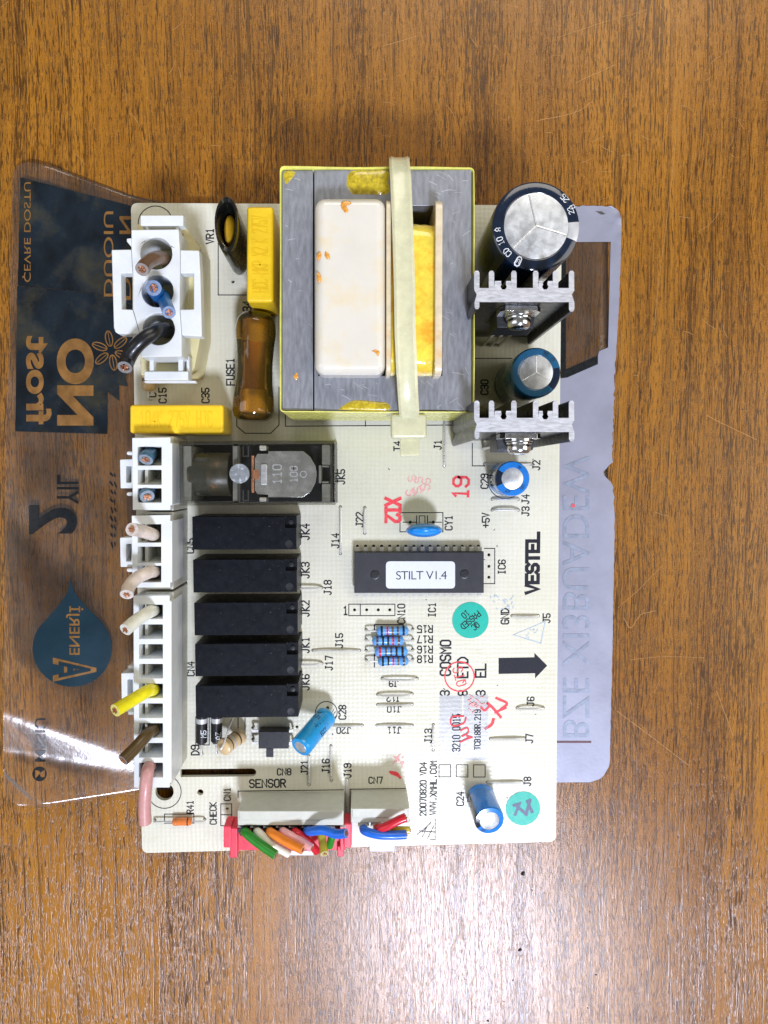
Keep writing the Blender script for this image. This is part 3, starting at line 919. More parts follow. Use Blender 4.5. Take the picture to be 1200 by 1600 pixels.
# silkscreen lettering and outlines
Z1 = ZB + 0.03
ink = MB()
T90 = [('VR1', 328, 369, 11), ('FUSE1', 360, 581, 11.5), ('C34', 386, 483, 12), ('C35', 321, 618, 11), ('C15', 254, 618, 11), ('C', 238, 617, 11),
       ('CN5', 297, 853, 11), ('CN4', 298, 1045, 11), ('D9', 305, 1172, 12), ('JK4', 477, 831, 12), ('JK3', 477, 891, 12), ('JK2', 477, 951, 12), ('JK1', 477, 1008, 12),
       ('JK6', 477, 1066, 12), ('JK5', 533, 745, 11), ('J14', 524, 845, 11), ('J22', 562, 812, 11), ('J18', 512, 918, 11), ('J15', 530, 1001, 11), ('J17', 514, 1036, 11),
       ('CN10', 627, 959, 11), ('IC1', 675, 953, 11), ('IC6', 784, 886, 11), ('CY1', 701, 817, 11), ('C29', 757, 752, 11), ('C30', 757, 605, 11), ('J1', 684, 695, 11),
       ('J2', 838, 727, 11), ('J3', 821, 799, 11), ('J4', 821, 780, 11), ('+5V', 759, 813, 11), ('GND', 789, 963, 12), ('J5', 854, 966, 11), ('J6', 829, 1096, 11),
       ('J7', 827, 1154, 11), ('J8', 824, 1221, 11), ('C28', 535, 1113, 11), ('C24', 719, 1248, 11), ('CN1', 355, 1241, 10), ('CHECK', 333, 1271, 10), ('R41', 297, 1261, 10),
       ('J21', 476, 1199, 11), ('J16', 509, 1197, 11), ('J19', 543, 1204, 11), ('J13', 669, 1150, 11), ('T4', 621, 697, 11),
       ('COSMO', 696, 1028, 16), ('ETD', 723, 1043, 16), ('EL', 751, 1048, 16), ('3', 695, 1083, 14), ('8', 723, 1083, 14), ('3', 751, 1083, 14),
       ('20070820 VD4', 661, 1233, 10), ('WWW.XMHL.COM', 677, 1231, 10)]
for t_, x, y, c in T90:
    put_text(ink, t_, x, y, c, 90, Z1, 0.185, squeeze=0.80)
for t_, x, y, c in [('SENSOR', 418, 1224, 12.5), ('CN8', 444, 1206, 10), ('CN7', 587, 1219, 10), ('1', 540, 954, 13)]:
    put_text(ink, t_, x, y, c, 0, Z1, 0.185)
for t_, x, y, c in [('R15', 664, 983, 11), ('R17', 664, 999, 11), ('R16', 664, 1015, 11), ('R18', 664, 1030, 11), ('J9', 615, 1068, 10), ('J12', 615, 1091, 10), ('J10', 616, 1108, 10),
                    ('J11', 616, 1141, 10), ('J20', 537, 1141, 10)]:
    put_text(ink, t_, x, y, c, 180, Z1, 0.185)
put_text(ink, 'VESTEL', 832, 880, 18.5, 90, Z1, 0.31, squeeze=1.0, adv=5.4)
def line(pts, w=1.4, z=0.0, closed=False, m=None):
    (m or ink).ribbon(pl(pts), w / 4.95, Z1 + 0.012 + z, closed)
ink.ngon(pl([(779, 1053), (836, 1052), (836, 1060), (855, 1040), (835, 1020), (835, 1027), (779, 1028)]), Z1)
for x in (686, 713, 740):
    line([(x, 1195), (x + 18, 1195), (x + 18, 1214), (x, 1214)], 1.3, closed=True)
line([(446, 640), (446, 666), (735, 664), (735, 640)])
line([(571, 666), (571, 655)], z=0.01)
line([(341, 380), (341, 461), (430, 461)])
line([(370, 650), (370, 666), (383, 677), (423, 677), (436, 664), (436, 605)])
line([(240, 677), (350, 680), (350, 640)])
line([(625, 801), (692, 801), (692, 831), (625, 831)], closed=True)
line([(630, 816), (651, 816)]); line([(670, 816), (690, 816)]); line([(651, 806), (651, 826)], z=0.01); line([(668, 806), (668, 826)], z=0.01)
line([(655, 806), (664, 806), (664, 824), (655, 824)], 1.2, closed=True)
line([(757, 857), (773, 857), (773, 912), (755, 912)])
line([(545, 944), (617, 944), (617, 962), (545, 962)], closed=True); line([(563, 944), (563, 962)], z=0.01)
line([(345, 1256), (362, 1256), (362, 1290), (345, 1290)], closed=True); line([(345, 1273), (362, 1273)], z=0.01)
line([(585, 986), (585, 976), (630, 976), (630, 986)], 1.8)
line([(585, 1042), (585, 1022)], 1.8)
line([(306, 1120), (306, 1164), (327, 1164), (327, 1120)]); line([(333, 1120), (333, 1162), (350, 1162)])
line([(372, 1122), (372, 1150), (383, 1150), (383, 1122)])
line([(257, 1277), (257, 1286), (303, 1286), (303, 1272), (257, 1272)], closed=True)
line([(372, 1246), (372, 1236), (536, 1234)]); line([(547, 1290), (547, 1233), (634, 1232)])
line([(738, 693), (738, 728), (757, 728)]); line([(742, 560), (800, 560)]); line([(742, 522), (760, 522)])
line([(291, 805), (291, 920)], 1.2)
line([(470, 820), (470, 850), (463, 858)], 1.2); line([(470, 905), (470, 935)], 1.2)
for c_, r_, a0, a1 in [((257, 1237), 26, -150, 75), ((243, 349), 27, 30, 185), ((510, 1113), 17, 0, 360), ((790, 752), 27, 120, 300)]:
    line(circle(c_[0], c_[1], r_, 30, math.radians(-a1), math.radians(-a0)), 1.3, z=0.006)
line([(514, 1126), (524, 1112)], 1, z=0.02); line([(518, 1127), (526, 1118)], 1, z=0.02); line([(509, 1129), (522, 1108)], 1, z=0.02)
# maker's mark beside the web address
for p in ([(652, 1304), (668, 1290), (660, 1308)], [(660, 1300), (674, 1284)], [(668, 1310), (678, 1290)], [(672, 1312), (680, 1312), (680, 1280)], [(655, 1298), (680, 1300)]):
    line(p, 1.2, z=random.uniform(0, 0.03))
line([(527, 702), (522, 707), (522, 712)], 0.9)
for k in range(26):
    x, y = random.uniform(330, 860), random.uniform(700, 1310)
    line([(x, y), (x + random.uniform(-2, 2), y + random.uniform(-2, 2))], random.uniform(0.6, 1.4))
obj('silkscreen_print', ink, 'ink', sub)
red = MB()
Z2 = ZB + 0.08
def stamp(name, m, mat):
    return obj(name, m, mat, sub)
put_text(red, 'XI2', 614, 797, 22, -90, Z2, 0.24, squeeze=0.72, adv=4.9)
stamp('code_stamp', red, 'red_ink'); red = MB()
put_text(red, '19', 720, 762, 24, 88, Z2, 0.17, squeeze=0.9, adv=5.2)
stamp('number_stamp', red, 'red_ink'); red = MB()
line(circle(718, 1057, 23, 36), 2.0, 0.05, True, red)
put_text(red, 'QTS', 718, 1057, 15, 105, Z2, 0.11, squeeze=0.8)
stamp('round_stamp', red, 'red_ink'); red = MB()
def pen(name, strokes_, w, mat, z=0.05):
    m = MB()
    for k, p in enumerate(strokes_):
        line([(q.x, q.y) for q in smooth_path([(x, y, 0) for x, y in p], 4)], w * random.uniform(0.8, 1.2), z + 0.008 * k, m=m)
    return stamp(name, m, mat)
pen('red_pen_mark', [[(776, 1091), (792, 1099), (783, 1108)], [(762, 1099), (770, 1106), (782, 1120)], [(774, 1113), (790, 1106)], [(764, 1104), (757, 1110), (752, 1105)]], 3.6, 'red_ink')
pen('red_pen_mark', [[(759, 1138), (768, 1132), (771, 1124)]], 4.0, 'red_ink')
pen('red_pen_mark', [[(724, 1119), (708, 1119), (704, 1127), (708, 1134), (724, 1130), (728, 1122)], [(722, 1150), (731, 1145), (730, 1137), (720, 1141)]], 2.4, 'red_ink', 0.16)
pen('red_pen_mark', [[(720, 1159), (728, 1155), (737, 1152)], [(730, 1150), (737, 1152)]], 3.2, 'red_ink', 0.16)
pen('red_pen_mark', [[(610, 1206), (620, 1208), (625, 1215)], [(612, 1208), (622, 1212)]], 3.6, 'red_ink')
pk = MB()
for k, x0 in enumerate((640, 650, 662)):
    put_text(pk, 'S', x0 + 2, 762 - 4 * k + 8, 15, -85, Z2 + 0.01 * k, 0.12)
    put_text(pk, 'S', x0 + 4, 748 + 2 * k, 13, -80, Z2 + 0.02 * k, 0.10)
stamp('faded_pink_stamp', pk, 'pink_ink'); pk = MB()
for k in range(14):
    x, y = 613 + random.uniform(0, 18), 1176 + random.uniform(0, 22)
    line([(x, y), (x + random.uniform(-5, 5), y + random.uniform(-4, 4))], 2.0, 0.05 + 0.004 * k, m=pk)
stamp('faded_pink_stamp', pk, 'pink_ink'); pk = MB()
for k in range(22):
    x, y = 728 + random.uniform(0, 26), 1088 + random.uniform(0, 26)
    line([(x, y), (x + random.uniform(-5, 5), y + random.uniform(-4, 4))], 1.6, 0.16 + 0.004 * k, m=pk)
stamp('faded_pink_stamp', pk, 'pink_ink')
pb = MB()
line([(802, 992), (852, 971), (845, 1005)], 1.3, 0.06, True, pb)
stamp('faded_blue_stamp', pb, 'pale_blue_ink'); pb = MB()
for k in range(24):
    x, y = 790 + random.uniform(-26, 12), 940 + random.uniform(-10, 12)
    line([(x, y), (x + random.uniform(-3, 3), y + random.uniform(-3, 3))], 1.2, 0.05 + 0.003 * k, m=pb)
for k in range(10):
    x, y = 826 + random.uniform(-6, 16), 988 + random.uniform(-6, 8)
    line([(x, y), (x + random.uniform(-3, 3), y + random.uniform(-3, 3))], 1.0, 0.05 + 0.003 * k, m=pb)
obj('faded_blue_stamp', pb, 'pale_blue_ink', sub)

# wire jumpers
for i, (a, b) in enumerate(JUMP):
    p, q = U(*a), U(*b)
    arch = {9: 1.3, 10: 1.2, 6: 1.4, 8: 1.4, 3: 1.2, 2: 1.0, 19: 1.1}.get(i, 0.55)
    d = (q - p)
    up = Vector((0, 0, 1))
    side = Vector((random.uniform(-.15, .15), random.uniform(-.15, .15), 0))
    pts = [p - up * 1.5, p + up * 0.05, p + d * 0.04 + up * arch * 0.6, p + d * 0.25 + up * arch + side, p + d * 0.5 + up * (arch + 0.05) + side, p + d * 0.75 + up * arch + side, q - d * 0.04 + up * arch * 0.6, q + up * 0.05, q - up * 1.5]
    mb = MB(); mb.tube(smooth_path(pts, 3), 0.34, 8)
    obj('jumper_wire', mb, 'tin', board)

# ------------------------------------------------------------------ transformer
HC = 32.0
mb = MB()
mb.pxbox(441, 266, 489.0, 641, 5, HC)
tr = obj('transformer', mb, 'core', board, 0.15, label='large steel core transformer wrapped in yellow tape')
mb = MB()
op = [pl([(491, 265), (737, 265), (737, 641), (491, 642)], HC), pl([(497, 321), (691, 321), (691, 587), (497, 587)], HC)]
vs, fs = filled(op, ZB + 5, ZB + HC - 0.15); mb.add(vs, fs)
obj('core_stack', mb, 'core', tr, 0.12)
# tape band round the core: slightly wavy top edge, standing proud of the steel
mb = MB()
ol = rounded(pl([(440, 264.5), (738.5, 264), (738.5, 642.5), (440, 642)], HC), 0.8, 3)
dense = []
for i in range(len(ol)):
    a, b = Vector(ol[i]), Vector(ol[(i + 1) % len(ol)])
    n = max(1, int((b - a).length / 3))
    dense += [a + (b - a) * k / n for k in range(n)]
cxy = sum(dense, Vector((0, 0))) / len(dense)
n = len(dense)
rows = []
for off, zf in ((0.05, 4.0), (0.40, 4.0), (0.42, 20), (0.40, 32.5), (0.22, 32.6), (0.05, 32.3)):
    r = []
    for i, p in enumerate(dense):
        d = (dense[(i + 1) % n] - dense[i - 1]).normalized()
        nn = Vector((d.y, -d.x))
        if nn.dot(p - cxy) < 0:
            nn = -nn
        wv = (0.5 * math.sin(i * 0.55) + 0.45 * math.sin(i * 0.21 + 1)) if zf > 30 else 0
        r.append((p.x + nn.x * off, p.y + nn.y * off, ZB + zf + wv * 0.6))
    rows.append(r)
mb.add([v for r in rows for v in r], [(j * n + i, j * n + (i + 1) % n, ((j + 1) % 6) * n + (i + 1) % n, ((j + 1) % 6) * n + i) for j in range(6) for i in range(n)])
obj('tape_band', mb, 'tape', tr)
# coil bobbin: cream cover block, taped winding and two flanges
mb = MB(); mb.pxbox(491, 306, 603, 584, 8, 39.5)
obj('winding_cover', mb, 'cover', tr, 2.6, 6)
mb = MB()
for x0, x1, top_, y0, y1 in ((603.5, 611, 39.2, 308, 585), (680.5, 692, 39.0, 309, 586)):
    lp = rounded([(0, 0), (1, 0), (1, 1), (0, 1)], 0.0, 0) if False else None
    q = [U(x0, y0, top_), U(x1, y0, top_), U(x1, y1, top_), U(x0, y1, top_)]
    xa, xb = q[0].x, q[1].x
    ya, yb = q[2].y, q[0].y
    prof = rounded([(ya, 10), (yb, 10), (yb, top_), (ya, top_)], 3.0, 5)
    bot = [(xa, y_, ZB + z_) for y_, z_ in prof]
    tp = [(xb, y_, ZB + z_) for y_, z_ in prof]
    mb.prism(bot, tp)
obj('bobbin_flange', mb, 'bobbin', tr, 0.25, 2, split=True)
mb = MB()
q0, q1 = U(611.3, 342, 36.5), U(680.3, 584, 36.5)
prof = rounded([(q1.y, 10), (q0.y, 10), (q0.y, 36.8), (q1.y, 36.8)], 6.0, 8)
random.seed(3)
ns = 9
secs = []
for k in range(ns + 1):
    x = q0.x + (q1.x - q0.x) * k / ns
    bul = 0.5 * math.sin(math.pi * k / ns)
    secs.append([(x, y_ + random.uniform(-.12, .12), ZB + z_ + bul + random.uniform(-.18, .18)) for y_, z_ in prof])
m_ = len(prof)
mb.add([v for s_ in secs for v in s_], [(k * m_ + i, k * m_ + (i + 1) % m_, (k + 1) * m_ + (i + 1) % m_, (k + 1) * m_ + i) for k in range(ns) for i in range(m_)] + [tuple(range(m_)), tuple(ns * m_ + i for i in range(m_))])
obj('taped_winding', mb, 'coil_tape', tr)
# wear marks on the steel
random.seed(31)
wm = MB()
for k in range(46):
    x, y = random.choice([(random.uniform(445, 486), random.uniform(275, 635)), (random.uniform(694, 734), random.uniform(275, 635)), (random.uniform(495, 730), random.uniform(595, 636)), (random.uniform(660, 730), random.uniform(270, 316))])
    a_ = random.gauss(0.3, 0.5); L_ = random.uniform(2, 9)
    p_ = [(x + math.cos(a_) * L_ * t_, y + math.sin(a_ + 0.1 * t_) * L_ * t_) for t_ in (-1, 0, 1)]
    hh = HC if x < 490 else HC - 0.15
    wm.ribbon(pl(p_, hh), random.uniform(0.06, 0.16), ZB + hh + 0.02)
wo = obj('wear_marks', wm, 'silver', tr); wo['kind'] = 'stuff'
# varnish runs on the core
def blob(name, pts, h, th, mat, parent):
    pts = pts if len(pts) > 10 else [(q.x, q.y) for q in smooth_path([(x, y, 0) for x, y in list(pts) + [pts[0]]], 4)[:-1]]
    p2 = pl(pts, h)
    c = sum((Vector(p) for p in p2), Vector((0, 0))) / len(p2)
    m = MB()
    rings = [[(p[0], p[1], ZB + h - 0.02) for p in p2]]
    for k, zz in ((0.85, 0.6), (0.55, 0.9), (0.2, 1.0)):
        rings.append([(c.x + (p[0] - c.x) * k, c.y + (p[1] - c.y) * k, ZB + h + th * zz) for p in p2])
    nn = len(p2)
    m.add([v for r in rings for v in r], [(j * nn + i, j * nn + (i + 1) % nn, (j + 1) * nn + (i + 1) % nn, (j + 1) * nn + i) for j in range(3) for i in range(nn)] + [tuple(3 * nn + i for i in range(nn)), tuple(range(nn - 1, -1, -1))])
    return obj(name, m, mat, parent)
blob('varnish_run', [(541, 290), (543, 274), (552, 266.5), (580, 266), (606, 266.5), (607, 285), (606, 303), (570, 304), (550, 303)], HC - 0.15, 0.6, 'varnish', tr)
blob('varnish_run', [(528, 640), (540, 631), (556, 625), (585, 627), (606, 630), (608, 641), (570, 642)], HC - 0.15, 0.4, 'varnish', tr)
blob('varnish_run', [(443, 276), (445, 268), (455, 266.5), (462, 270), (455, 280), (447, 288)], HC, 0.15, 'varnish', tr)
for pts in ([(532, 320), (535, 315), (545, 314), (549, 318), (541, 322), (545, 329), (540, 333), (534, 327)], [(508, 392), (514, 396), (516, 404), (511, 405), (507, 399)], [(494, 400), (500, 393), (502, 400), (497, 408)],
            [(580, 548), (588, 546), (593, 550), (591, 556), (586, 551)], [(495, 425), (500, 428), (502, 438), (496, 440)]):
    blob('amber_drop', pts, 39.5, 0.22, 'rust', tr)
blob('amber_drop', [(458, 588), (464, 582), (466, 590), (462, 594)], HC, 0.12, 'rust', tr)

# cable tie over the transformer
tie_o = U(636, 690, 2)
mb = MB()
path = []
for px, py, h, w in ((622, 262, 6, 30), (623, 250, 26, 31), (624, 249, 33, 32), (624, 254, 36.5, 32), (626, 280, 38.2, 33), (628, 330, 39.5, 33), (630, 380, 39.8, 33), (632, 450, 39.9, 33), (633, 520, 39.6, 33), (635, 570, 39, 33), (637, 610, 36.5, 32),
                     (639, 640, 34.8, 32), (639.5, 648, 33, 31), (639.5, 657, 28, 30)):
    path.append((px, py, h, w))
L1, L2 = [], []
for px, py, h, w in path:
    L1.append([U(px - w / 2, py, h), U(px + w / 2, py, h)])
vs = []
for i, (l, r) in enumerate(L1):
    j0, j1 = L1[max(0, i - 1)], L1[min(len(L1) - 1, i + 1)]
    t_ = ((j1[0] + j1[1]) - (j0[0] + j0[1])).normalized()
    nn = t_.cross((r - l).normalized()).normalized()
    if nn.z < 0 or (abs(nn.z) < 0.2 and (nn.y > 0) != (i < 5)):
        nn = -nn
    nn = nn * 0.75
    vs += [l + nn * 0.5, l + (r - l) * 0.12 + nn, l + (r - l) * 0.25 + nn * 0.62, r + (l - r) * 0.25 + nn * 0.62, r + (l - r) * 0.12 + nn, r + nn * 0.5, r - nn * 0.5, l - nn * 0.5]
k8 = len(L1)
mb.add(vs, [(i * 8 + a, i * 8 + (a + 1) % 8, (i + 1) * 8 + (a + 1) % 8, (i + 1) * 8 + a) for i in range(k8 - 1) for a in range(8)] + [tuple(range(8)), tuple((k8 - 1) * 8 + a for a in range(8))])
tie = obj('cable_tie', mb, 'nylon_tie', board, label='yellowed nylon cable tie strapped over the transformer')
mb = MB(); mb.pxbox(611, 646, 667, 685, 26.5, 32)
obj('tie_head', mb, 'nylon_tie', tie, 0.9, 3)
mb = MB(); mb.pxbox(625, 683, 655, 712, 26.0, 27.2)
obj('tie_tail', mb, 'nylon_tie', tie, 0.25)

# ------------------------------------------------------------------ electrolytic capacitors
def capacitor(px, py, rpx, h, lid, mats, label, text=(), stripe=None, axis=None, groove=3, ga=100.0, base=None):
    top_ = U(px, py, h)
    r = (U(px + rpx, py, h) - U(px - rpx, py, h)).length / 2
    bs = Vector((top_.x, top_.y, ZB + 0.3)) if base is None else Vector(base)
    ax = (Vector(top_) - bs)
    L = ax.length
    ax.normalize()
    e = Vector((1, 0, 0)); e = (e - ax * e.dot(ax)).normalized(); f = ax.cross(e)
    mb = MB()
    seg = 56
    prof = [(r * 0.90, 0), (r * 0.985, 0.4), (r, 1.0), (r, 1.6), (r * 0.955, 2.2), (r * 0.955, 2.6), (r, 3.2), (r, L - 1.1), (r * 0.985, L - 0.5), (r * 0.94, L - 0.15), (r * lid * 1.04, L), (r * lid, L - 0.12), (r * lid * 0.98, L - 0.3)]
    mb.lathe(prof, bs, ax, seg, xdir=e)
    if stripe:
        a0, a1 = stripe
        # the printed minus stripe: faces of the sleeve itself
        for i, fc in enumerate(mb.f):
            if len(fc) == 4:
                c = sum((mb.v[k] for k in fc), Vector()) / 4 - bs
                an = math.degrees(math.atan2(c.dot(f), c.dot(e))) % 360
                if ((an - a0) % 360) < ((a1 - a0) % 360) and c.dot(ax) > 0.5:
                    mb.mi[i] = 1
    ob = obj('electrolytic_capacitor', mb, mats, board, label=label)
    lm = MB()
    lm.lathe([(r * lid * 0.99, L - 0.4), (r * lid * 0.99, L - 0.12), (r * lid * 0.96, L - 0.06)], bs, ax, 48, xdir=e)
    ld = obj('lid', lm, 'cap_top', ob)
    if groove:
        gm = MB()
        for k in range(groove):
            a = math.radians(ga + 360 / groove * k)
            dr = e * math.cos(a) + f * math.sin(a)
            sd_ = ax.cross(dr)
            w = r * 0.022
            c0, c1 = bs + ax * (L - 0.055), bs + ax * (L - 0.055) + dr * r * lid * 0.95
            up = ax * 0.05
            gm.add([c0 - sd_ * w, c1 - sd_ * w, c1 + up, c0 + up], [(0, 1, 2, 3)])
            gm.add([c0 + up, c1 + up, c1 + sd_ * w, c0 + sd_ * w], [(0, 1, 2, 3)])
        obj('vent_scoring', gm, 'lid_groove', ob)
    # lettering wrapped on the shoulder of the sleeve
    if text:
        tm = MB()
        for tx_, ang, rad, cap_, tw in text:
            sc = cap_ / 6
            for st in strokes(tx_):
                pts = [(x * sc * 0.8, y * sc) for x, y in st]
                fl_ = MB(); fl_.ribbon(pts, cap_ * 0.13, 0)
                out = []
                for v in fl_.v:
                    rr = rad + v.y * tw
                    a = math.radians(ang) - tw * v.x / rad
                    # follow the rounded shoulder
                    k = rr / r
                    zz = L - 0.02 if k < 0.93 else L - 0.06 - max(0, (k - 0.93)) * 8.0
                    out.append(bs + (e * math.cos(a) + f * math.sin(a)) * (rr + 0.03) + ax * (zz + 0.06))
                tm.add(out, fl_.f)
        obj('printed_marking', tm, 'white_print' if mats[0] in ('cap_black',) else 'black_print', ob)
    return ob
capacitor(838, 353, 69, 36, 0.735, ['cap_black', 'silver'], 'largest navy capacitor with a bright scored lid', groove=3, ga=104,
          text=[('22', 24, 9.75, 1.3, -1), ('25', 44, 10.2, 1.5, -1), ('0', 28, 10.6, 1.5, -1), ('A', 186, 10.15, 1.4, 1), ('10', 203, 10.1, 1.5, 1), ('CD', 222, 10.1, 1.5, 1), ('O', 243, 10.1, 2.3, 1), ('U', 243, 10.1, 1.0, 1)], stripe=(342, 368))
capacitor(838, 582, 39, 26, 0.68, ['cap_teal', 'cap_black'], 'teal capacitor standing between the two heat sinks', groove=3, ga=90, stripe=(318, 12),
          text=[('16', 62, 5.7, 1.0, -1), ('0', 38, 5.7, 1.1, -1)])
capacitor(801, 748, 27.5, 12.5, 0.62, ['cap_blue', 'cap_black'], 'small blue capacitor below the heat sinks', groove=0, stripe=(150, 205),
          text=[('16V', 320, 3.9, 0.9, 1), ('47', 250, 3.9, 0.9, 1), ('AC', 60, 3.9, 0.8, -1)])
b24 = U(750, 1243, 0.4)
capacitor(765, 1283, 23.5, 13, 0.66, ['cap_blue', 'cap_black'], 'blue capacitor at the lower corner beside the round green sticker', groove=0, stripe=(150, 215), base=(b24.x, b24.y, ZB + 0.4),
          text=[('VA', 240, 3.6, 0.8, 1)])
# the tipped blue capacitor
p0, p1 = U(511, 1118, 3.4), U(469, 1168, 14.5)
ob28 = capacitor(469, 1168, 17.5, 14.5, 0.62, ['cap_sky', 'cap_sky'], 'sky blue capacitor tipped over on its leads', groove=0, base=p0)
mb = MB()
for dx in (-1.0, 1.0):
    a = U(510, 1108, 0)
    mb.tube(smooth_path([(a.x + dx, a.y, ZB - 1), (a.x + dx, a.y, ZB + 2), (p0.x + dx * 0.8 + 0.3, p0.y + 0.4, p0.z - 0.2), (p0.x + dx * 0.8, p0.y, p0.z)], 4), 0.28, 7)
obj('lead', mb, 'tin', ob28, split=True)
tm = MB()
axv = (p1 - p0).normalized(); upv = Vector((0.25, 0.5, 0.6)); upv = (upv - axv * upv.dot(axv)).normalized(); sdv = axv.cross(upv)
rr = (U(469 + 17.5, 1168, 14.5) - U(469 - 17.5, 1168, 14.5)).length / 2
for tx_, s0, a0 in (('50V', 6.0, -48), ('4.7', 6.0, 10), ('CX', 3.5, 48)):
    for st in strokes(tx_):
        fl_ = MB(); fl_.ribbon([(x * 0.26, y * 0.26) for x, y in st], 0.26, 0)
        out = []
        for v in fl_.v:
            a = math.radians(a0) + v.y / rr
            out.append(p0 + axv * (s0 - v.x) + (upv * math.cos(a) + sdv * math.sin(a)) * (rr + 0.04))
        tm.add(out, fl_.f)
obj('printed_marking', tm, 'black_print', ob28)

# ------------------------------------------------------------------ heat sinks with transistors
def heat_sink(y0, label, lean):
    h = 44.0
    def X(x): return x
    fins = [745, 768, 803, 837, 868, 893]
    fy, by0, by1, sy = y0 - 27, y0, y0 + 22, y0 + 37
    o = [(741.5, by0 + 4)]
    w = 4.2
    for i, f in enumerate(fins):
        bx = by0 - (10 if i in () else 0)
        o += [(f - w, by0), (f - w, fy + 3), (f - w * 0.5, fy), (f + w * 0.5, fy), (f + w, fy + 3), (f + w, by0)]
        if i == 1:
            o += [(f + w + 1, by0 - 11), (783, by0 - 11), (783, by0 - 7)] + [(787 + 5 * math.cos(math.radians(a)), by0 - 2 + 5 * math.sin(math.radians(a))) for a in (230, 180, 120, 60, 0, 310)] + [(791, by0 - 11), (798.5, by0 - 11)]
        if i == 3:
            o += [(f + w + 1, by0 - 11), (848, by0 - 11), (848, by0 - 7)] + [(852 + 5 * math.cos(math.radians(a)), by0 - 2 + 5 * math.sin(math.radians(a))) for a in (230, 180, 120, 60, 0, 310)] + [(856, by0 - 11), (863.5, by0 - 11)]
    o += [(897.5, by0 + 4), (893.5, by0 + 10), (897.5, by1), (897.5, sy - 4), (895.5, sy), (891, sy), (889, sy - 4), (889, by1), (749, by1), (749, sy - 7), (747, sy - 4), (743.5, sy - 4), (741.5, sy - 7), (741.5, by1), (745, by0 + 10)]
    vs, fs = filled([pl(o, h)], ZB + 0.6, ZB + h)
    mb = MB()
    mb.add(vs, fs)
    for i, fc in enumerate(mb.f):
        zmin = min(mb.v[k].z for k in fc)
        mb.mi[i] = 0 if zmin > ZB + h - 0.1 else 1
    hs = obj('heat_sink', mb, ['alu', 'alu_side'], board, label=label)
    return hs
def transistor(yb, name, tall, label):
    # tab lies against the heat sink's flat back; body, washer and screw stand out from it
    ht = tall
    q0, q1 = U(783, yb, ht), U(847, yb, ht)
    xa, xb, yy = q0.x, q1.x, U(815, yb, 44.0).y
    yy = U(815, yb, 44.0).y - 0.05
    cx = (xa + xb) / 2
    mb = MB()
    vs, fs = filled([[(xa, 0), (xb, 0), (xb, 5.2), (xb - 1.2, 6.6), (xa + 1.2, 6.6), (xa, 5.2)]], 0, 1.3)
    mb.add([(v.x, yy - v.z, ZB + ht - 6.6 + v.y) for v in vs], fs)
    t_ = obj(name, mb, 'steel', board, 0.1, label=label)
    mb = MB()
    zb = ZB + ht - 6.6
    bot = [(xa, yy, zb - 9), (xb, yy, zb - 9), (xb, yy - 4.4, zb - 9), (xa, yy - 4.4, zb - 9)]
    tp = [(xa, yy, zb), (xb, yy, zb), (xb - 0.5, yy - 4.0, zb - 0.7), (xa + 0.5, yy - 4.0, zb - 0.7)]
    mb.prism(bot, tp)
    obj('body', mb, 'black_plastic', t_, 0.15)
    mb = MB()
    for k in (-2.54, 0, 2.54):
        mb.tube([(cx + k, yy - 2.4, zb - 9), (cx + k, yy - 2.4, ZB - 1)], 0.5, 6)
    obj('pin', mb, 'tin', t_, split=True)
    mb = MB()
    zc = ZB + ht - 3.1
    mb.lathe([(3.6, 1.3), (3.6, 1.9), (3.5, 2.0)], (cx, yy, zc), (0, -1, 0), 28)
    mb.lathe([(3.2, 2.0), (3.3, 2.3), (3.2, 2.7)], (cx, yy, zc), (0, -1, 0), 28)
    mb.lathe([(2.9, 2.7), (3.0, 3.2), (3.0, 4.1), (2.75, 4.8), (2.2, 5.2), (1.0, 5.4)], (cx, yy, zc), (0, -1, 0), 28)
    sc_ = obj('screw', mb, 'steel', t_)
    mb = MB()
    mb.box(cx - 1.6, yy - 5.46, cx + 1.6, yy - 5.36, zc - 0.25, zc + 0.25)
    obj('screw_slot', mb, 'black_plastic', sc_)
hs1 = heat_sink(450, 'finned aluminium heat sink between the largest capacitor and the teal capacitor', 0)
transistor(472.5, 'power_transistor', 41.0, 'power transistor screwed to the heat sink beside the largest capacitor')
hs2 = heat_sink(653, 'finned aluminium heat sink beside the small blue capacitor', 0)
transistor(675.5, 'power_transistor', 41.0, 'power transistor screwed to the heat sink beside the small blue capacitor')

# ------------------------------------------------------------------ varistor, film capacitors, fuse
HV = 21.0
c = U(354, 349, HV)
mb = MB()
rx, ry = 3.35, 8.0
base = Vector((U(376, 394, 0).x, U(376, 394, 0).y, ZB + 1.0))
secs = []
N = 36
for t_, k in ((0, 0.80), (0.05, 0.95), (0.15, 1.0), (0.5, 1.0), (0.85, 1.0), (0.96, 0.99), (1.0, 0.93), (0.99, 0.80), (0.93, 0.70), (0.75, 0.66), (0.5, 0.62)):
    ctr = base + (Vector(c) - base) * t_
    secs.append([(ctr.x + rx * k * math.cos(2 * math.pi * i / N), ctr.y + ry * (k if k > 0.9 else k * 0.98) * math.sin(2 * math.pi * i / N), ctr.z + (0.8 * math.cos(2 * math.pi * i / N * 2) if t_ > 0.8 else 0)) for i in range(N)])
mb.add([v for s_ in secs for v in s_], [(j * N + i, j * N + (i + 1) % N, (j + 1) * N + (i + 1) % N, (j + 1) * N + i) for j in range(len(secs) - 1) for i in range(N)] + [tuple(range(N - 1, -1, -1)), tuple((len(secs) - 1) * N + i for i in range(N))])
vr = obj('varistor', mb, 'sleeve_black', board, label='varistor in an open black sleeve with its orange disc showing')
mb = MB()
ctr = base + (Vector(c) - base) * 0.62
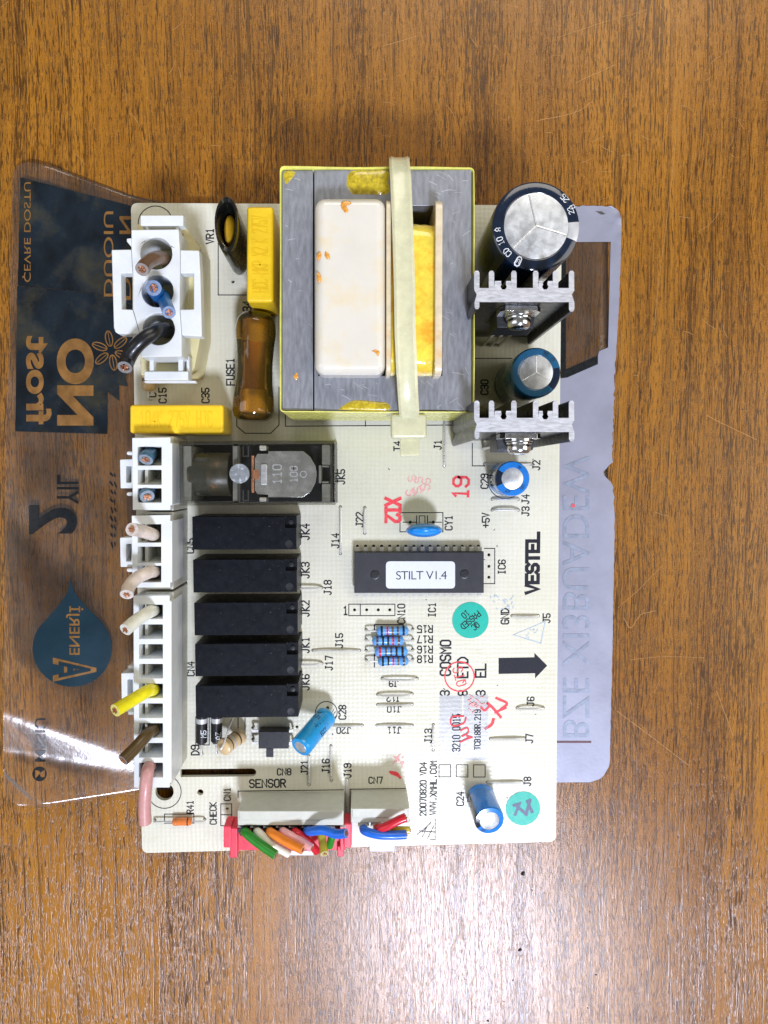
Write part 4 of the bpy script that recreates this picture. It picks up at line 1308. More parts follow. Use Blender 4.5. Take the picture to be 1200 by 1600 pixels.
mb.lathe([(5.6 * math.cos(t), 1.9 * math.sin(t)) if False else (max(0.02, 5.3 * math.cos(t)), 1.7 * math.sin(t)) for t in [math.radians(a) for a in range(-88, 89, 16)]], ctr, (1, 0, 0.1), 28)
obj('disc', mb, 'varistor', vr)

def film_cap(x0, y0, x1, y1, h, label, text, vertical, chamfer=None):
    mb = MB(); mb.pxbox(x0, y0, x1, y1, 0.5, h)
    ob = obj('film_capacitor', mb, 'yellow_cap', board, 0.9, 3, label=label)
    em = MB()
    cxp, cyp = (x0 + x1) / 2, (y0 + y1) / 2
    cap_ = (x1 - x0 if vertical else y1 - y0) * 0.56
    c0 = U(cxp, cyp, h)
    L = (y1 - y0 if vertical else x1 - x0)
    sc = cap_ / 5.6 / 6
    wid = len(text) * 5.6 * sc
    sq = (L * 0.80 / 5.6) / wid
    for j, st in enumerate(strokes(text)):
        q = [((x * sc * sq, y * sc) if not vertical else (-y * sc, x * sc * sq)) for x, y in st]
        m2 = MB(); m2.ribbon([(c0.x + a, c0.y + b) for a, b in q], 0.34, 0)
        em.add([(v.x, v.y, ZB + h + 0.02 + 0.01 * (j % 4)) for v in m2.v], m2.f)
    obj('embossed_marking', em, 'yellow_emboss', ob)
    return ob
fc1 = film_cap(385, 322, 427, 472, 17.5, 'upright yellow box capacitor beside the transformer and varistor', 'HCC MKP X2 K 275V', True)
mb = MB(); mb.pxbox(391, 473, 429, 486, 0.2, 3.0, at=9)
obj('resin_foot', mb, 'resin', fc1, 0.8, 2)
film_cap(202, 632, 349, 677, 14.5, 'yellow box capacitor lying across between the mains plug and two wire plug', '104K 275V HJC', False)

a, b = U(400, 505, 7.5), U(396, 640, 7.5)
mb = MB()
r_ = 5.9
ax = (b - a); L = ax.length; ax.normalize()
prof = [(3.2, -3.0), (4.4, -2.6), (5.4, -1.2), (5.9, 0.5), (6.0, 3), (5.5, 8), (5.3, L / 2), (5.5, L - 8), (6.1, L - 3), (6.2, L + 0.5), (5.6, L + 2.2), (4.6, L + 3.0), (3.4, L + 3.4)]
mb.lathe(prof, a, ax, 32, xdir=(0, 0, 1))
fu = obj('fuse', mb, 'amber', board, label='glass fuse inside a shrunken amber plastic sleeve')
mb = MB()
for s0, s1 in ((-1.0, 6.0), (L - 6.0, L + 1.0)):
    mb.lathe([(3.6, s0), (4.1, s0 + 0.3), (4.1, s1 - 0.3), (3.7, s1)], a, ax, 24, xdir=(0, 0, 1))
obj('end_cap', mb, 'brass', fu, split=True)
mb = MB(); mb.lathe([(3.3, 5.0), (3.3, L - 5.0)], a, ax, 24, xdir=(0, 0, 1))
obj('glass_tube', mb, 'fuse_glass', fu)
mb = MB()
for t_ in (0.06, 0.94):
    p = a + (b - a) * t_
    mb = MB()
    mb.box(p.x - 4.6, p.y - 2.5, p.x - 4.1, p.y + 2.5, ZB - 0.5, ZB + 9)
    mb.box(p.x + 4.1, p.y - 2.5, p.x + 4.6, p.y + 2.5, ZB - 0.5, ZB + 9)
    mb.box(p.x - 4.1, p.y - 2.5, p.x + 4.1, p.y + 2.5, ZB + 2.2, ZB + 2.7)
    obj('fuse_clip', mb, 'tin', fu)

# ------------------------------------------------------------------ black relays
HR = 15.5
q0, q1 = U(304, 993, HR), U(465, 941, HR)
RW, RL = 0.5 * (q1.x - q0.x), 0.5 * (q1.y - q0.y)
mb = MB()
nt = 3.3
lp = [(-RW, -RL), (RW, -RL), (RW, RL - nt), (RW - nt, RL - nt), (RW - nt, RL), (-RW, RL)]
mb.prism([(x, y, 0.3) for x, y in [(-RW, -RL), (RW, -RL), (RW, RL), (-RW, RL)]], [(x, y, HR - 1.3) for x, y in [(-RW, -RL), (RW, -RL), (RW, RL), (-RW, RL)]])
mb.prism([(x, y, HR - 1.29) for x, y in lp], [(x, y, HR) for x, y in lp])
relay_me = make_mesh('relay', mb, ['relay'], (0, 0, 0))
mb = MB()
mb.lathe([(0.75, HR - 1.27), (0.7, HR - 0.9), (0.2, HR - 0.85)], (RW - nt / 2, RL - nt / 2, 0), seg=14)
mb.lathe([(1.15, HR + 0.01), (1.1, HR + 0.06), (0.9, HR + 0.05), (0.5, HR + 0.03)], (RW - 2.2, -RL + 1.6, 0), seg=18)
nub_me = make_mesh('moulding_mark', mb, ['black_plastic'], (0, 0, 0))
for i, (x0, x1, yc, lab) in enumerate([(301, 463, 833, 'black relay next to the clear relay'), (302, 464, 900, 'second black relay from the clear relay'), (304, 465, 967, 'middle of the five black relays'),
                                       (305, 466, 1031, 'fourth black relay from the clear relay'), (306, 466, 1096, 'black relay next to the diodes')]):
    c = U((x0 + x1) / 2, yc, HR)
    ro = place('relay', relay_me, (c.x, c.y, ZB), board)
    ro['label'] = lab
    bv = ro.modifiers.new('bevel', 'BEVEL'); bv.width = 0.18 * MM; bv.segments = 2; bv.limit_method = 'ANGLE'; bv.harden_normals = True
    place('moulding_mark', nub_me, (c.x, c.y, ZB), ro)

# ------------------------------------------------------------------ clear relay
HK = 20.0
mb = MB()
ou = pl([(278, 689), (523, 688), (524, 789), (279, 790)], HK)
inn = pl([(283, 694), (518, 693), (519, 784), (284, 785)], HK)
vs, fs = filled([ou, inn], ZB + 1.5, ZB + HK - 0.9); mb.add(vs, fs)
mb.prism([(x, y, ZB + HK - 0.88) for x, y in ou], [(x, y, ZB + HK) for x, y in ou])
kr = obj('clear_relay', mb, 'smoke', board, 0.25, 2, label='clear cased relay showing its coil and steel armature')
mb = MB(); mb.prism([(x, y, ZB + 0.3) for x, y in ou], [(x, y, ZB + 1.48) for x, y in ou])
mb.pxbox(372, 696, 516, 784, 1.5, 11.5)
obj('relay_base', mb, 'black_plastic', kr)
mb = MB()
a, b = U(300, 741, 11), U(362, 741, 11)
mb.lathe([(6.2, 0), (6.4, 0.3), (6.4, (b - a).length - 0.3), (6.2, (b - a).length)], a, (b - a), 30, xdir=(0, 0, 1))
obj('coil', mb, 'coil_dark', kr)
mb = MB(); mb.lathe([(6.46, 0.6), (6.46, 5.5)], a, (b - a), 30, xdir=(0, 0, 1))
obj('coil_wrap', mb, 'coil_tape_dark', kr)
mb = MB(); mb.pxbox(286, 697, 299, 783, 1.5, 17)
mb.pxbox(364, 697, 371, 783, 1.5, 18)
obj('coil_former', mb, 'relay_frame', kr, split=True)
mb = MB()
vs, fs = filled([pl([(398, 716), (402, 709), (419, 709), (419, 705), (474, 705), (485, 714), (493, 728), (495, 741), (493, 754), (486, 768), (474, 777), (419, 777), (419, 773), (402, 772), (398, 766)], 17)], ZB + 16, ZB + 17)
mb.add(vs, fs)
arm = obj('armature', mb, 'plate', kr, 0.15)
mb = MB()
put_text(mb, '110', 433, 741, 12, 90, ZB + 17.05, 0.16, h=17, squeeze=0.9)
put_text(mb, '108', 459, 741, 10, 90, ZB + 17.05, 0.16, h=17, squeeze=0.9)
mb.ribbon(circle(U(474, 741, 17).x, U(474, 741, 17).y, 0.9, 16), 0.25, ZB + 17.05, closed=True)
obj('stamped_marking', mb, 'alu', arm)
mb = MB(); mb.pxbox(407, 725, 417, 758, 17.0, 17.6)
obj('armature_rib', mb, 'alu', arm, 0.3, 2)
mb = MB(); mb.pxbox(393, 712, 397, 770, 12, 16.5); mb.pxbox(395, 734, 405, 749, 13, 17.1)
obj('contact_spring', mb, 'copper', kr)
mb = MB(); mb.pxbox(405, 696, 416, 704, 11.5, 17.2); mb.pxbox(405, 777, 416, 784, 11.5, 17.2)
obj('contact', mb, 'tin', kr, 0.3, 2, split=True)
mb = MB(); mb.pxbox(503, 695, 515, 726, 11.5, 17.5); mb.pxbox(503, 756, 515, 784, 11.5, 17.5)
mb.pxbox(498, 727, 502, 755, 11.5, 17.8); mb.pxbox(503, 727, 513, 730, 11.5, 17.8); mb.pxbox(503, 752, 513, 755, 11.5, 17.8)
obj('stop_bracket', mb, 'relay_frame', kr, 0.15)
c = U(374, 740, HK)
mb = MB(); mb.lathe([(2.75, ZB + HK - 1.6), (2.8, ZB + HK + 0.02), (2.6, ZB + HK + 0.05)], (c.x, c.y, 0), seg=30)
obj('vent_plug', mb, 'plug_grey', kr)
mb = MB()
for yy in ((698, 713), (767, 782)):
    q = [U(380, yy[0], HK), U(380, yy[1], HK), U(388, yy[1], HK), U(388, yy[0], HK)]
    mb.ribbon([(p.x, p.y) for p in q], 0.35, ZB + HK + 0.05)
lo = [(283, 694), (364, 694), (365, 784), (284, 785)]
mb.ribbon([(U(x, y, HK).x, U(x, y, HK).y) for x, y in lo], 0.28, ZB + HK + 0.04, closed=True)
lo = [(373, 694), (518, 693), (519, 784), (374, 785)]
mb.ribbon([(U(x, y, HK).x, U(x, y, HK).y) for x, y in lo], 0.28, ZB + HK + 0.04, closed=True)
obj('moulded_ridge', mb, 'clear_label', kr)

# ------------------------------------------------------------------ chip, optocoupler
HI = 4.6
mb = MB()
b4 = [U(554, 927, 0.6), U(757, 927, 0.6), U(757, 861, 0.6), U(554, 861, 0.6)]
t4 = [U(554.5, 926.5, HI), U(756, 926.5, HI), U(756, 863.5, HI), U(554.5, 863.5, HI)]
mid = lambda q, d: [(q[0].x - d, q[0].y - d), (q[1].x + d, q[1].y - d), (q[2].x + d, q[2].y + d), (q[3].x - d, q[3].y + d)]
ring = [[(x, y, ZB + 0.8) for x, y in mid(t4, -0.1)], [(x, y, ZB + 2.6) for x, y in mid(t4, 0.25)], [(x, y, ZB + HI) for x, y in mid(t4, 0)]]
mb.add([v for r in ring for v in r], [(j * 4 + i, j * 4 + (i + 1) % 4, (j + 1) * 4 + (i + 1) % 4, (j + 1) * 4 + i) for j in range(2) for i in range(4)] + [(3, 2, 1, 0), (8, 9, 10, 11)])
chip = obj('microcontroller', mb, 'chip', board, 0.12, label='long black chip with a white label')
yt = t4[2].y + 0.2; yb = t4[0].y - 0.2
mb = MB()
mb.box(-0.65, -0.15, 0.65, 1.1, 2.2, 2.5); mb.box(-0.65, 1.1, 0.65, 1.4, 1.2, 2.5); mb.box(-0.28, 1.12, 0.28, 1.38, -1.2, 1.2)
pin_me = make_mesh('pin', mb, ['tin'], (0, 0, 0))
for k in range(16):
    x = U(PINX[k], 853.5, 0).x
    place('pin', pin_me, (x, yt - 0.05, ZB), chip)
    pn = place('pin', pin_me, (x, yb + 0.05, ZB), chip)
    pn.rotation_euler = (0, 0, math.pi)
mb = MB()
for px, py in ((586, 898), (726, 897)):
    c = U(px, py, HI)
    mb.lathe([(1.5, 0.01), (1.45, 0.04), (0.9, 0.02)], (c.x, c.y, ZB + HI), seg=26)
obj('moulding_dimple', mb, 'black_plastic', chip, split=True)
q = pl([(603, 919.5), (711, 919.5), (711, 877), (603, 877)], HI)
lp = rounded(q, 1.3, 5)
mb = MB(); mb.prism([(x, y, ZB + HI + 0.01) for x, y in lp], [(x, y, ZB + HI + 0.10) for x, y in lp])
cl = obj('chip_label', mb, 'label', chip)
vs, fs = font_lists('STILT V1.4', 1.0, -0.006, 0.9)
x0 = min(v.x for v in vs); x1 = max(v.x for v in vs); y0 = min(v.y for v in vs); y1 = max(v.y for v in vs)
a, b = U(619, 905.5, HI), U(698, 892, HI)
mb = MB(); mb.add([(a.x + (v.x - x0) / (x1 - x0) * (b.x - a.x), a.y + (v.y - y0) / (y1 - y0) * (b.y - a.y), ZB + HI + 0.13) for v in vs], fs)
obj('label_lettering', mb, 'ink', cl)

mb = MB(); mb.pxbox(404, 1143, 451, 1170, 0.8, 5.0)
oc = obj('optocoupler', mb, 'black_plastic', board, 0.2, label='small black optocoupler under the last relay')
mb = MB()
for px in (397, 458):
    for py in (1137, 1156):
        p = U(px, py, 0); s_ = 1 if px < 420 else -1
        mb = MB()
        mb.box(p.x - 0.25, p.y - 0.45, p.x + 0.25, p.y + 0.45, ZB - 1, ZB + 2.59)
        mb.box(min(p.x, p.x + s_ * 1.8), p.y - 0.45, max(p.x, p.x + s_ * 1.8), p.y + 0.45, ZB + 2.6, ZB + 3.0)
        obj('pin', mb, 'tin', oc)
pass
mb = MB(); mb.pxbox(416, 1170, 427, 1183, 0.02, 0.4)
obj('printed_notch', mb, 'black_print', oc)

# ------------------------------------------------------------------ resistors and diodes
def axial(name, a, b, body0, body1, r, mats, bands, label, z=None, hz=1.9, bulge=True, bandmats=None):
    p, q = U(*a), U(*b)
    d = q - p
    L = d.length
    up = Vector((0, 0, 1))
    mb = MB()
    A = p + d * body0 + up * hz; B = p + d * body1 + up * hz
    ax = (B - A); bl = ax.length; ax.normalize()
    if bulge:
        prof = [(r * 0.35, 0), (r * 0.8, bl * 0.04), (r, bl * 0.10), (r, bl * 0.2), (r * 0.87, bl * 0.27), (r * 0.87, bl * 0.73), (r, bl * 0.8), (r, bl * 0.90), (r * 0.8, bl * 0.96), (r * 0.35, bl)]
    else:
        prof = [(r * 0.7, 0), (r, bl * 0.06), (r, bl * 0.94), (r * 0.7, bl)]
    mb.lathe(prof, A, ax, 20, xdir=(0, 0, 1))
    ob = obj(name, mb, mats, board, label=label)
    lm = MB()
    lm.tube(smooth_path([p - up * 1.5, p + up * (hz * 0.6), p + d * 0.05 + up * hz, A + ax * 0.2], 4), 0.28, 7)
    lm.tube(smooth_path([B - ax * 0.2, q - d * 0.05 + up * hz, q + up * (hz * 0.6), q - up * 1.5], 4), 0.28, 7)
    obj('lead', lm, 'tin', ob, split=True)
    for k, (t_, w, mt) in enumerate(bands):
        m2 = MB()
        rr = r * (1.02 if (t_ < 0.22 or t_ > 0.78 or not bulge) else 0.89)
        m2.lathe([(rr, bl * (t_ - w / 2)), (rr, bl * (t_ + w / 2))], A, ax, 20, xdir=(0, 0, 1))
        obj('colour_band', m2, mt, ob)
    return ob
bl_ = ['ink', 'wire_dark_brown', 'wire_red', 'ink', 'wire_brown']
for i, ((a, b), (s0, s1)) in enumerate(zip(RES, ((0.22, 0.90), (0.13, 0.80), (0.18, 0.88), (0.25, 0.90)))):
    seq = [bl_[(k * 2 + i) % 5] for k in range(5)]
    axial('resistor', a, b, s0, s1, 1.5, 'res_blue', [(0.16, 0.07, seq[0]), (0.34, 0.06, seq[1]), (0.5, 0.06, seq[2]), (0.66, 0.06, seq[3]), (0.84, 0.07, seq[4])],
          ['blue banded resistor nearest the pin row outline', 'second blue banded resistor from the pin row outline', 'third blue banded resistor from the pin row outline', 'blue banded resistor nearest the wire jumpers'][i])
axial('glass_diode', (242, 1281), (320, 1280), 0.38, 0.76, 1.25, 'orange_glass', [(0.2, 0.05, 'copper'), (0.8, 0.06, 'black_print')], 'small orange glass diode near the pink wire', hz=1.3, bulge=False)
axial('diode', (317, 1178), (318, 1095), 0.24, 0.80, 1.75, 'diode', [(0.78, 0.16, 'silver')], 'black diode with a silver band nearest the board edge slot', hz=1.9, bulge=False)
axial('diode', (340, 1176), (341, 1095), 0.24, 0.80, 1.75, 'diode', [(0.78, 0.16, 'silver')], 'black diode with a silver band beside the tan upright resistor', hz=1.9, bulge=False)
dm = MB()
put_text(dm, 'M5', 318, 1147, 8, 90, ZB + 3.72, 0.13, h=3.7)
put_text(dm, 'AZ', 341, 1150, 8, 90, ZB + 3.72, 0.13, h=3.7)
obj('diode_marking', dm, 'white_print', sub)
# tan resistor standing on end
p0 = U(378, 1148, 2.0); p1 = U(346, 1170, 9.5)
mb = MB(); ax = (p1 - p0); L = ax.length; ax.normalize()
r = 2.5
mb.lathe([(r * 0.4, 0), (r * 0.9, 0.4), (r * 1.02, 1.0), (r * 1.02, 2.0), (r * 0.92, 2.6), (r * 0.92, L - 2.8), (r * 1.06, L - 2.0), (r * 1.06, L - 0.9), (r * 0.85, L - 0.35), (r * 0.3, L)], p0, ax, 24, xdir=(0, 0, 1))
tr_ = obj('upright_resistor', mb, 'res_tan', board, label='tan resistor standing on end with its lead bent over')
for t_, mt in ((0.30, 'wire_brown'), (0.55, 'silver'), (0.70, 'ink')):
    m2 = MB(); rr = r * 0.94
    m2.lathe([(rr, L * t_ - 0.3), (rr, L * t_ + 0.3)], p0, ax, 24, xdir=(0, 0, 1)); obj('colour_band', m2, mt, tr_)
mb = MB(); e_ = U(366, 1118, 0)
mb.tube(smooth_path([p1 - ax * 0.3, p1 + ax * 0.8, p1 + Vector((0.8, 1.6, 0.6)), Vector((e_.x, e_.y, ZB + 6)), Vector((e_.x + 0.6, e_.y + 1.5, ZB - 1))], 5), 0.3, 7)
mb.tube([p0 + ax * 0.2, (p0.x + 0.3, p0.y + 0.2, ZB - 1)], 0.3, 7)
obj('lead', mb, 'tin', tr_, split=True)
# tan resistor half under the mains plug
axial('resistor', (233, 540), (236, 625), 0.25, 0.86, 2.0, 'res_tan', [(0.24, 0.1, 'wire_dark_brown'), (0.45, 0.08, 'wire_red'), (0.66, 0.1, 'wire_brown')], 'tan banded resistor half hidden under the mains plug', hz=2.4)
# blue disc capacitor
c = U(663, 829, 7.2)
mb = MB()
mb.lathe([(max(0.02, 5.6 * math.cos(math.radians(a))), 2.15 * math.sin(math.radians(a))) for a in range(-88, 89, 11)], (c.x, c.y, ZB + 6.2), (0.0, -1, 0.12), 36, xdir=(1, 0, 0))
dc = obj('disc_capacitor', mb, 'blue_disc', board, label='glossy blue disc capacitor beside the labelled chip')
mb = MB()
for k in (-2.6, 2.6):
    mb.tube([(c.x + k, c.y, ZB + 3), (c.x + k * 1.15, c.y + 0.6, ZB - 1)], 0.3, 7)
obj('lead', mb, 'tin', dc, split=True)

# ------------------------------------------------------------------ stickers
def round_sticker(px, py, rpx, label):
    c = U(px, py); r = rpx / 4.95
    mb = MB(); mb.lathe([(r, 0.05), (r, 0.13)], (c.x, c.y, ZB), seg=56)
    return obj('round_sticker', mb, 'green_sticker', board, label=label), c
st, c = round_sticker(735, 969, 28.8, 'round green inspection sticker with black lettering')
mb = MB()
a = math.radians(220)
for txt, off in (('QC', 12), ('PASSED', 0), ('10', -12)):
    put_text(mb, txt, 735 - off * math.sin(a), 969 - off * math.cos(a), 9.4, 220, ZB + 0.16, 0.16, squeeze=0.72)
obj('sticker_lettering', mb, 'ink', st)
st, c = round_sticker(817, 1263, 27.8, 'round green sticker marked with a purple scribble')
mb = MB()
for j, p in enumerate(([(805, 1272), (812, 1255), (803, 1258)], [(806, 1258), (822, 1272)], [(822, 1272), (828, 1250)], [(824, 1252), (831, 1268)])):
    mb.ribbon(pl(p), 1.0, ZB + 0.16 + 0.01 * j)
obj('marker_scribble', mb, 'marker', st)
mb = MB()
q = pl([(687, 1184), (722, 1184), (722, 1087), (687, 1086)])
mb.prism([(x, y, ZB + 0.055) for x, y in q], [(x, y, ZB + 0.10) for x, y in q])
s1 = obj('clear_sticker', mb, 'clear_label', board)
mb = MB(); put_text(mb, '3210 0015', 713, 1145, 12, 90, ZB + 0.14, 0.13, squeeze=0.62); obj('sticker_lettering', mb, 'ink', s1)
mb = MB()
q = pl([(724, 1188), (762, 1186), (763, 1086), (725, 1085)])
mb.prism([(x, y, ZB + 0.055) for x, y in q], [(x, y, ZB + 0.10) for x, y in q])
s2 = obj('clear_sticker', mb, 'clear_label', board)
mb = MB(); put_text(mb, 'TCB188R.219', 746, 1140, 9.5, 90, ZB + 0.14, 0.14, squeeze=0.68); obj('sticker_lettering', mb, 'ink', s2)

# ------------------------------------------------------------------ sockets on the board
def rect(x0, y0, x1, y1):
    return [(x0, y0), (x1, y0), (x1, y1), (x0, y1)]
def shell(name, out, holes, h0, h1, mat, parent, bevel=0.15, at=None, label=None):
    a_ = h1 if at is None else at
    vs, fs = filled([pl(out, a_)] + [pl(q, a_) for q in holes], ZB + h0, ZB + h1)
    m = MB(); m.add(vs, fs)
    return obj(name, m, mat, parent, bevel, 2, label=label)
shell('mains_socket', [(214, 350), (288, 350), (313, 388), (314, 520), (304, 575), (296, 584), (220, 586)], [rect(224, 366, 286, 560)], 0, 13.5, 'yellow_socket', board, 0.3, label='aged nylon mains socket under the white mains plug')
HSK = 16.5
for (y0, y1, lab) in ((682, 798, 'two way cream pin socket'), (800, 921, 'three way cream pin socket'), (925, 1219, 'nine way cream pin socket')):
    shell('pin_socket', rect(226, y0, 271, y1), [rect(231, y0 + 4, 267, y1 - 4)], 0, HSK, 'grey_socket', board, 0.25, label=lab)
def header(x0, x1, ytop, yfront, h, name, lab):
    m = MB()
    # back wall, floor block and thin lip seen from above
    m.pxbox(x0, ytop, x1, yfront, 0, h)
    o = obj(name, m, 'pin_socket', board, 0.35, 2, label=lab)
    m = MB(); m.pxbox(x0 + 3, ytop + 1.5, x1 - 3, yfront - 9, h + 0.01, h + 0.35)
    obj('raised_lip', m, 'pin_socket', o, 0.12)
    return o
sen = header(371, 537, 1266, 1290, 12.5, 'sensor_socket', 'long white sensor socket at the board edge')
aux = header(548, 640, 1262, 1286, 12.0, 'auxiliary_socket', 'short white socket at the board edge')

for x in [371 + 20 * k for k in range(9)]:  # white wedge teeth, made to stand for bright triangular reflections between the wires
    m = MB(); q0, q1 = U(x + 1, 1297, 11), U(x + 9, 1289, 11)
    m.prism([(q0.x, q0.y, ZB + 7), (q1.x, q0.y, ZB + 7), (q1.x, q1.y, ZB + 7), (q0.x, q1.y, ZB + 7)], [(q0.x, q0.y, ZB + 9.6), (q1.x, q0.y, ZB + 9.6), (q1.x, q1.y, ZB + 12.4), (q0.x, q1.y, ZB + 12.4)])
    obj('glint_tooth', m, 'white_plug', sen, 0.1)

# ------------------------------------------------------------------ plugs with cut wires (lift off the board)
def wire(parent, pts, r, colr, cut=1.0, strands=7, label=None):
    """pts: (px, py, h) from inside the plug to the cut end"""
    P = smooth_path([U(*p) for p in pts], 7)
    mb = MB(); mb.tube(P, r, 16)
    w = obj('wire', mb, 'wire_' + colr, parent, label=label)
    d = (P[-1] - P[-2]).normalized()
    n1 = d.orthogonal().normalized(); n2 = d.cross(n1)
    cm = MB()
    for k in range(strands):
        if k == 0:
            o = Vector()
        else:
            a = 2 * math.pi * k / (strands - 1)
            o = (n1 * math.cos(a) + n2 * math.sin(a)) * r * 0.36
        c0 = P[-1] + o
        cm.tube([c0 - d * 0.4, c0 + d * (0.06 + random.uniform(0, 0.35) * cut) + n1 * random.uniform(-.12, .12) + n2 * random.uniform(-.12, .12)], r * random.uniform(0.14, 0.2), 7)
    obj('conductor', cm, 'copper', w)
    rm = MB()
    ring_i = [P[-1] + d * 0.015 + (n1 * math.cos(a) + n2 * math.sin(a)) * r * 0.55 * random.uniform(0.9, 1.12) for a in [2 * math.pi * k / 16 for k in range(16)]]
    ring_o = [P[-1] + d * 0.015 + (n1 * math.cos(a) + n2 * math.sin(a)) * r * 0.97 for a in [2 * math.pi * k / 16 for k in range(16)]]
    rm.add(ring_i + ring_o, [(k, (k + 1) % 16, 16 + (k + 1) % 16, 16 + k) for k in range(16)])
    obj('cut_face', rm, 'cut_' + colr, w)
    return w

HM = 24.0
c = U(245, 458, 0)
mp = thing('mains_plug', 'white cross shaped mains plug with cut brown, blue and black wires', 'plug', (c.x, c.y, ZB + 13.5))
cross = [(205, 359), (279, 358), (281, 390), (311, 391), (313, 428), (315.5, 526), (283.5, 524), (284, 557), (220, 558), (219, 523), (186, 522), (180, 519), (177.5, 512), (174, 390), (205, 389), (204, 385), (198, 378), (197, 373), (200, 371), (205, 372)]
body = shell('housing', [(205, 359), (279, 358), (281, 390), (281, 427), (280.5, 483), (283.5, 524), (284, 557), (220, 558), (219, 523), (207.5, 483), (207.5, 427), (205, 389)],
             [circle(244, 396, 25, 28), circle(246, 455, 25, 28), circle(248, 514, 25, 28)], 13.6, HM, 'white_plug', mp, 0.35)
shell('side_wing', [(174, 390), (204.6, 389.5), (207, 427), (189, 427), (190, 483), (207, 483.5), (218.5, 522.6), (186, 522), (180, 519), (177.5, 512)], [], HM - 4, HM - 0.05, 'white_plug', mp, 0.3)
shell('side_wing', [(281.5, 390.4), (311, 391), (313, 428), (315.5, 526), (284, 524), (281, 483.5), (302.5, 483), (302.5, 427), (281.4, 427)], [], HM - 4, HM - 0.05, 'white_plug', mp, 0.3)
m = MB(); m.pxbox(210, 365, 280, 552, 13.55, 14.2, at=14)
obj('housing_floor', m, 'yellow_socket', mp)
m = MB()
m.pxbox(219, 336, 286.5, 352.5, 19, 22.5); m.pxbox(227, 352, 232, 362, 19, 21.5); m.pxbox(274, 352, 279, 362, 19, 21.5)
obj('latch_bar', m, 'white_plug', mp, 0.3)
m = MB(); m.prism([(p.x, p.y, ZB + 18) for p in [U(197, 372, HM), U(197.5, 377, HM), U(205, 386, HM), U(204.8, 371, HM)]], [(p.x, p.y, ZB + HM - 0.2) for p in [U(197, 372, HM), U(197.5, 377, HM), U(205, 386, HM), U(204.8, 371, HM)]])
obj('key_rib', m, 'white_plug', mp, 0.3)
m = MB()
m.pxbox(225, 580, 294, 594, 16, 18.5); m.pxbox(233, 557, 240, 581, 15, 18); m.pxbox(278, 557, 286, 581, 15, 18)
m.pxbox(291, 556, 296, 596, 13.6, 17); m.pxbox(225, 594.5, 306, 598, 13.6, 16)
obj('latch_tongue', m, 'white_plug', mp, 0.3)
m = MB()
wire(mp, [(262, 412, 14.5), (256, 404, 22), (242, 404, 27.5), (230, 411, 30.5), (222, 421, 33.5)], 1.8, 'brown', label='cut brown wire')
wire(mp, [(252, 470, 14.5), (248, 462, 21), (242, 453, 27), (240, 450, 29)], 2.1, 'blue', label='short cut blue wire')
wire(mp, [(254, 462, 14.5), (256, 464, 20), (257, 470, 24.5), (260, 477, 28), (264, 488, 31.5)], 1.75, 'blue', label='thinner cut blue wire')
wire(mp, [(262, 518, 14.5), (256, 514, 21), (240, 520, 26), (222, 532, 27.5), (207, 548, 27), (199, 563, 27), (195, 574, 29)], 2.0, 'black', label='long bent black wire')

def strip_plug(name, label, y0, y1, cells, latch, x0=206, x1=262, xr=269, bumps=()):
    c = U(235, (y0 + y1) / 2, 0)
    t_ = thing(name, label, 'plug', (c.x, c.y, ZB + 4))
    out = [(x0, y0), (xr - 3, y0 - 1), (xr - 3, y0 + 8), (xr, y0 + 8), (xr, y1 - 8), (xr - 3, y1 - 8), (xr - 3, y1), (x0 + 1, y1)]
    shell('housing', out, [[(x0 + 9, a), (x0 + 46, a), (x0 + 46, b), (x0 + 9, b)] for a, b in cells], 7.5, 19.5, 'white_plug', t_, 0.25)
    m = MB(); m.pxbox(x0 + 6, y0 + 6, x0 + 49, y1 - 6, 7.2, 7.6, at=12)
    obj('housing_floor', m, 'cream_socket', t_)
    # sloped lead-ins inside each cell
    m = MB()
    for a, b in cells:
        q = [U(x0 + 9, b - 1, 17), U(x0 + 46, b - 1, 17), U(x0 + 46, a + (b - a) * 0.55, 9), U(x0 + 9, a + (b - a) * 0.55, 9)]
        q2 = [U(x0 + 46, b - 1, 17), U(x0 + 9, b - 1, 17)]
        m.add([q[0], q[1], q[2], q[3], (q[0].x, q[0].y, ZB + 8), (q[1].x, q[1].y, ZB + 8), (q[2].x, q[2].y, ZB + 8), (q[3].x, q[3].y, ZB + 8)],
              [(0, 1, 2, 3), (4, 7, 6, 5), (0, 4, 5, 1), (1, 5, 6, 2), (2, 6, 7, 3), (3, 7, 4, 0)])
    obj('cell_ramp', m, 'cream_socket', t_, split=True)
    if latch:
        ly0, ly1 = latch
        shell('latch', [(x0 - 19, ly0), (x0 + 1, ly0 - 1), (x0 + 2, ly1), (x0 - 18, ly1)], [rect(x0 - 9, ly0 + 10, x0 - 1, ly1 - 9)], 9, 16.5, 'white_plug', t_, 0.25)
    m = MB()
    for by in bumps:
        m.pxbox(x0 - 9, by - 3, x0 + 1, by + 3, 12, 18)
    if bumps:
        obj('key_rib', m, 'white_plug', t_, 0.5, split=True)
    return t_
p2 = strip_plug('strip_plug', 'white two way plug with two cut dark blue wires', 684, 797, [(698, 727), (734, 757), (763, 785)], (718, 763), bumps=(708, 772))
wire(p2, [(236, 706, 9), (234, 709, 15), (230, 714, 19.5), (228, 718, 20.5)], 2.05, 'steel_blue', label='cut dark blue wire')
wire(p2, [(234, 765, 9), (232, 768, 15), (229, 773, 18.5), (230, 776, 19.5)], 2.05, 'steel_blue', label='cut dark blue wire')
p3 = strip_plug('strip_plug', 'white three way plug with two bent beige wires', 806, 918, [(819, 848), (854, 880), (884, 910)], (840, 886), bumps=(891,))
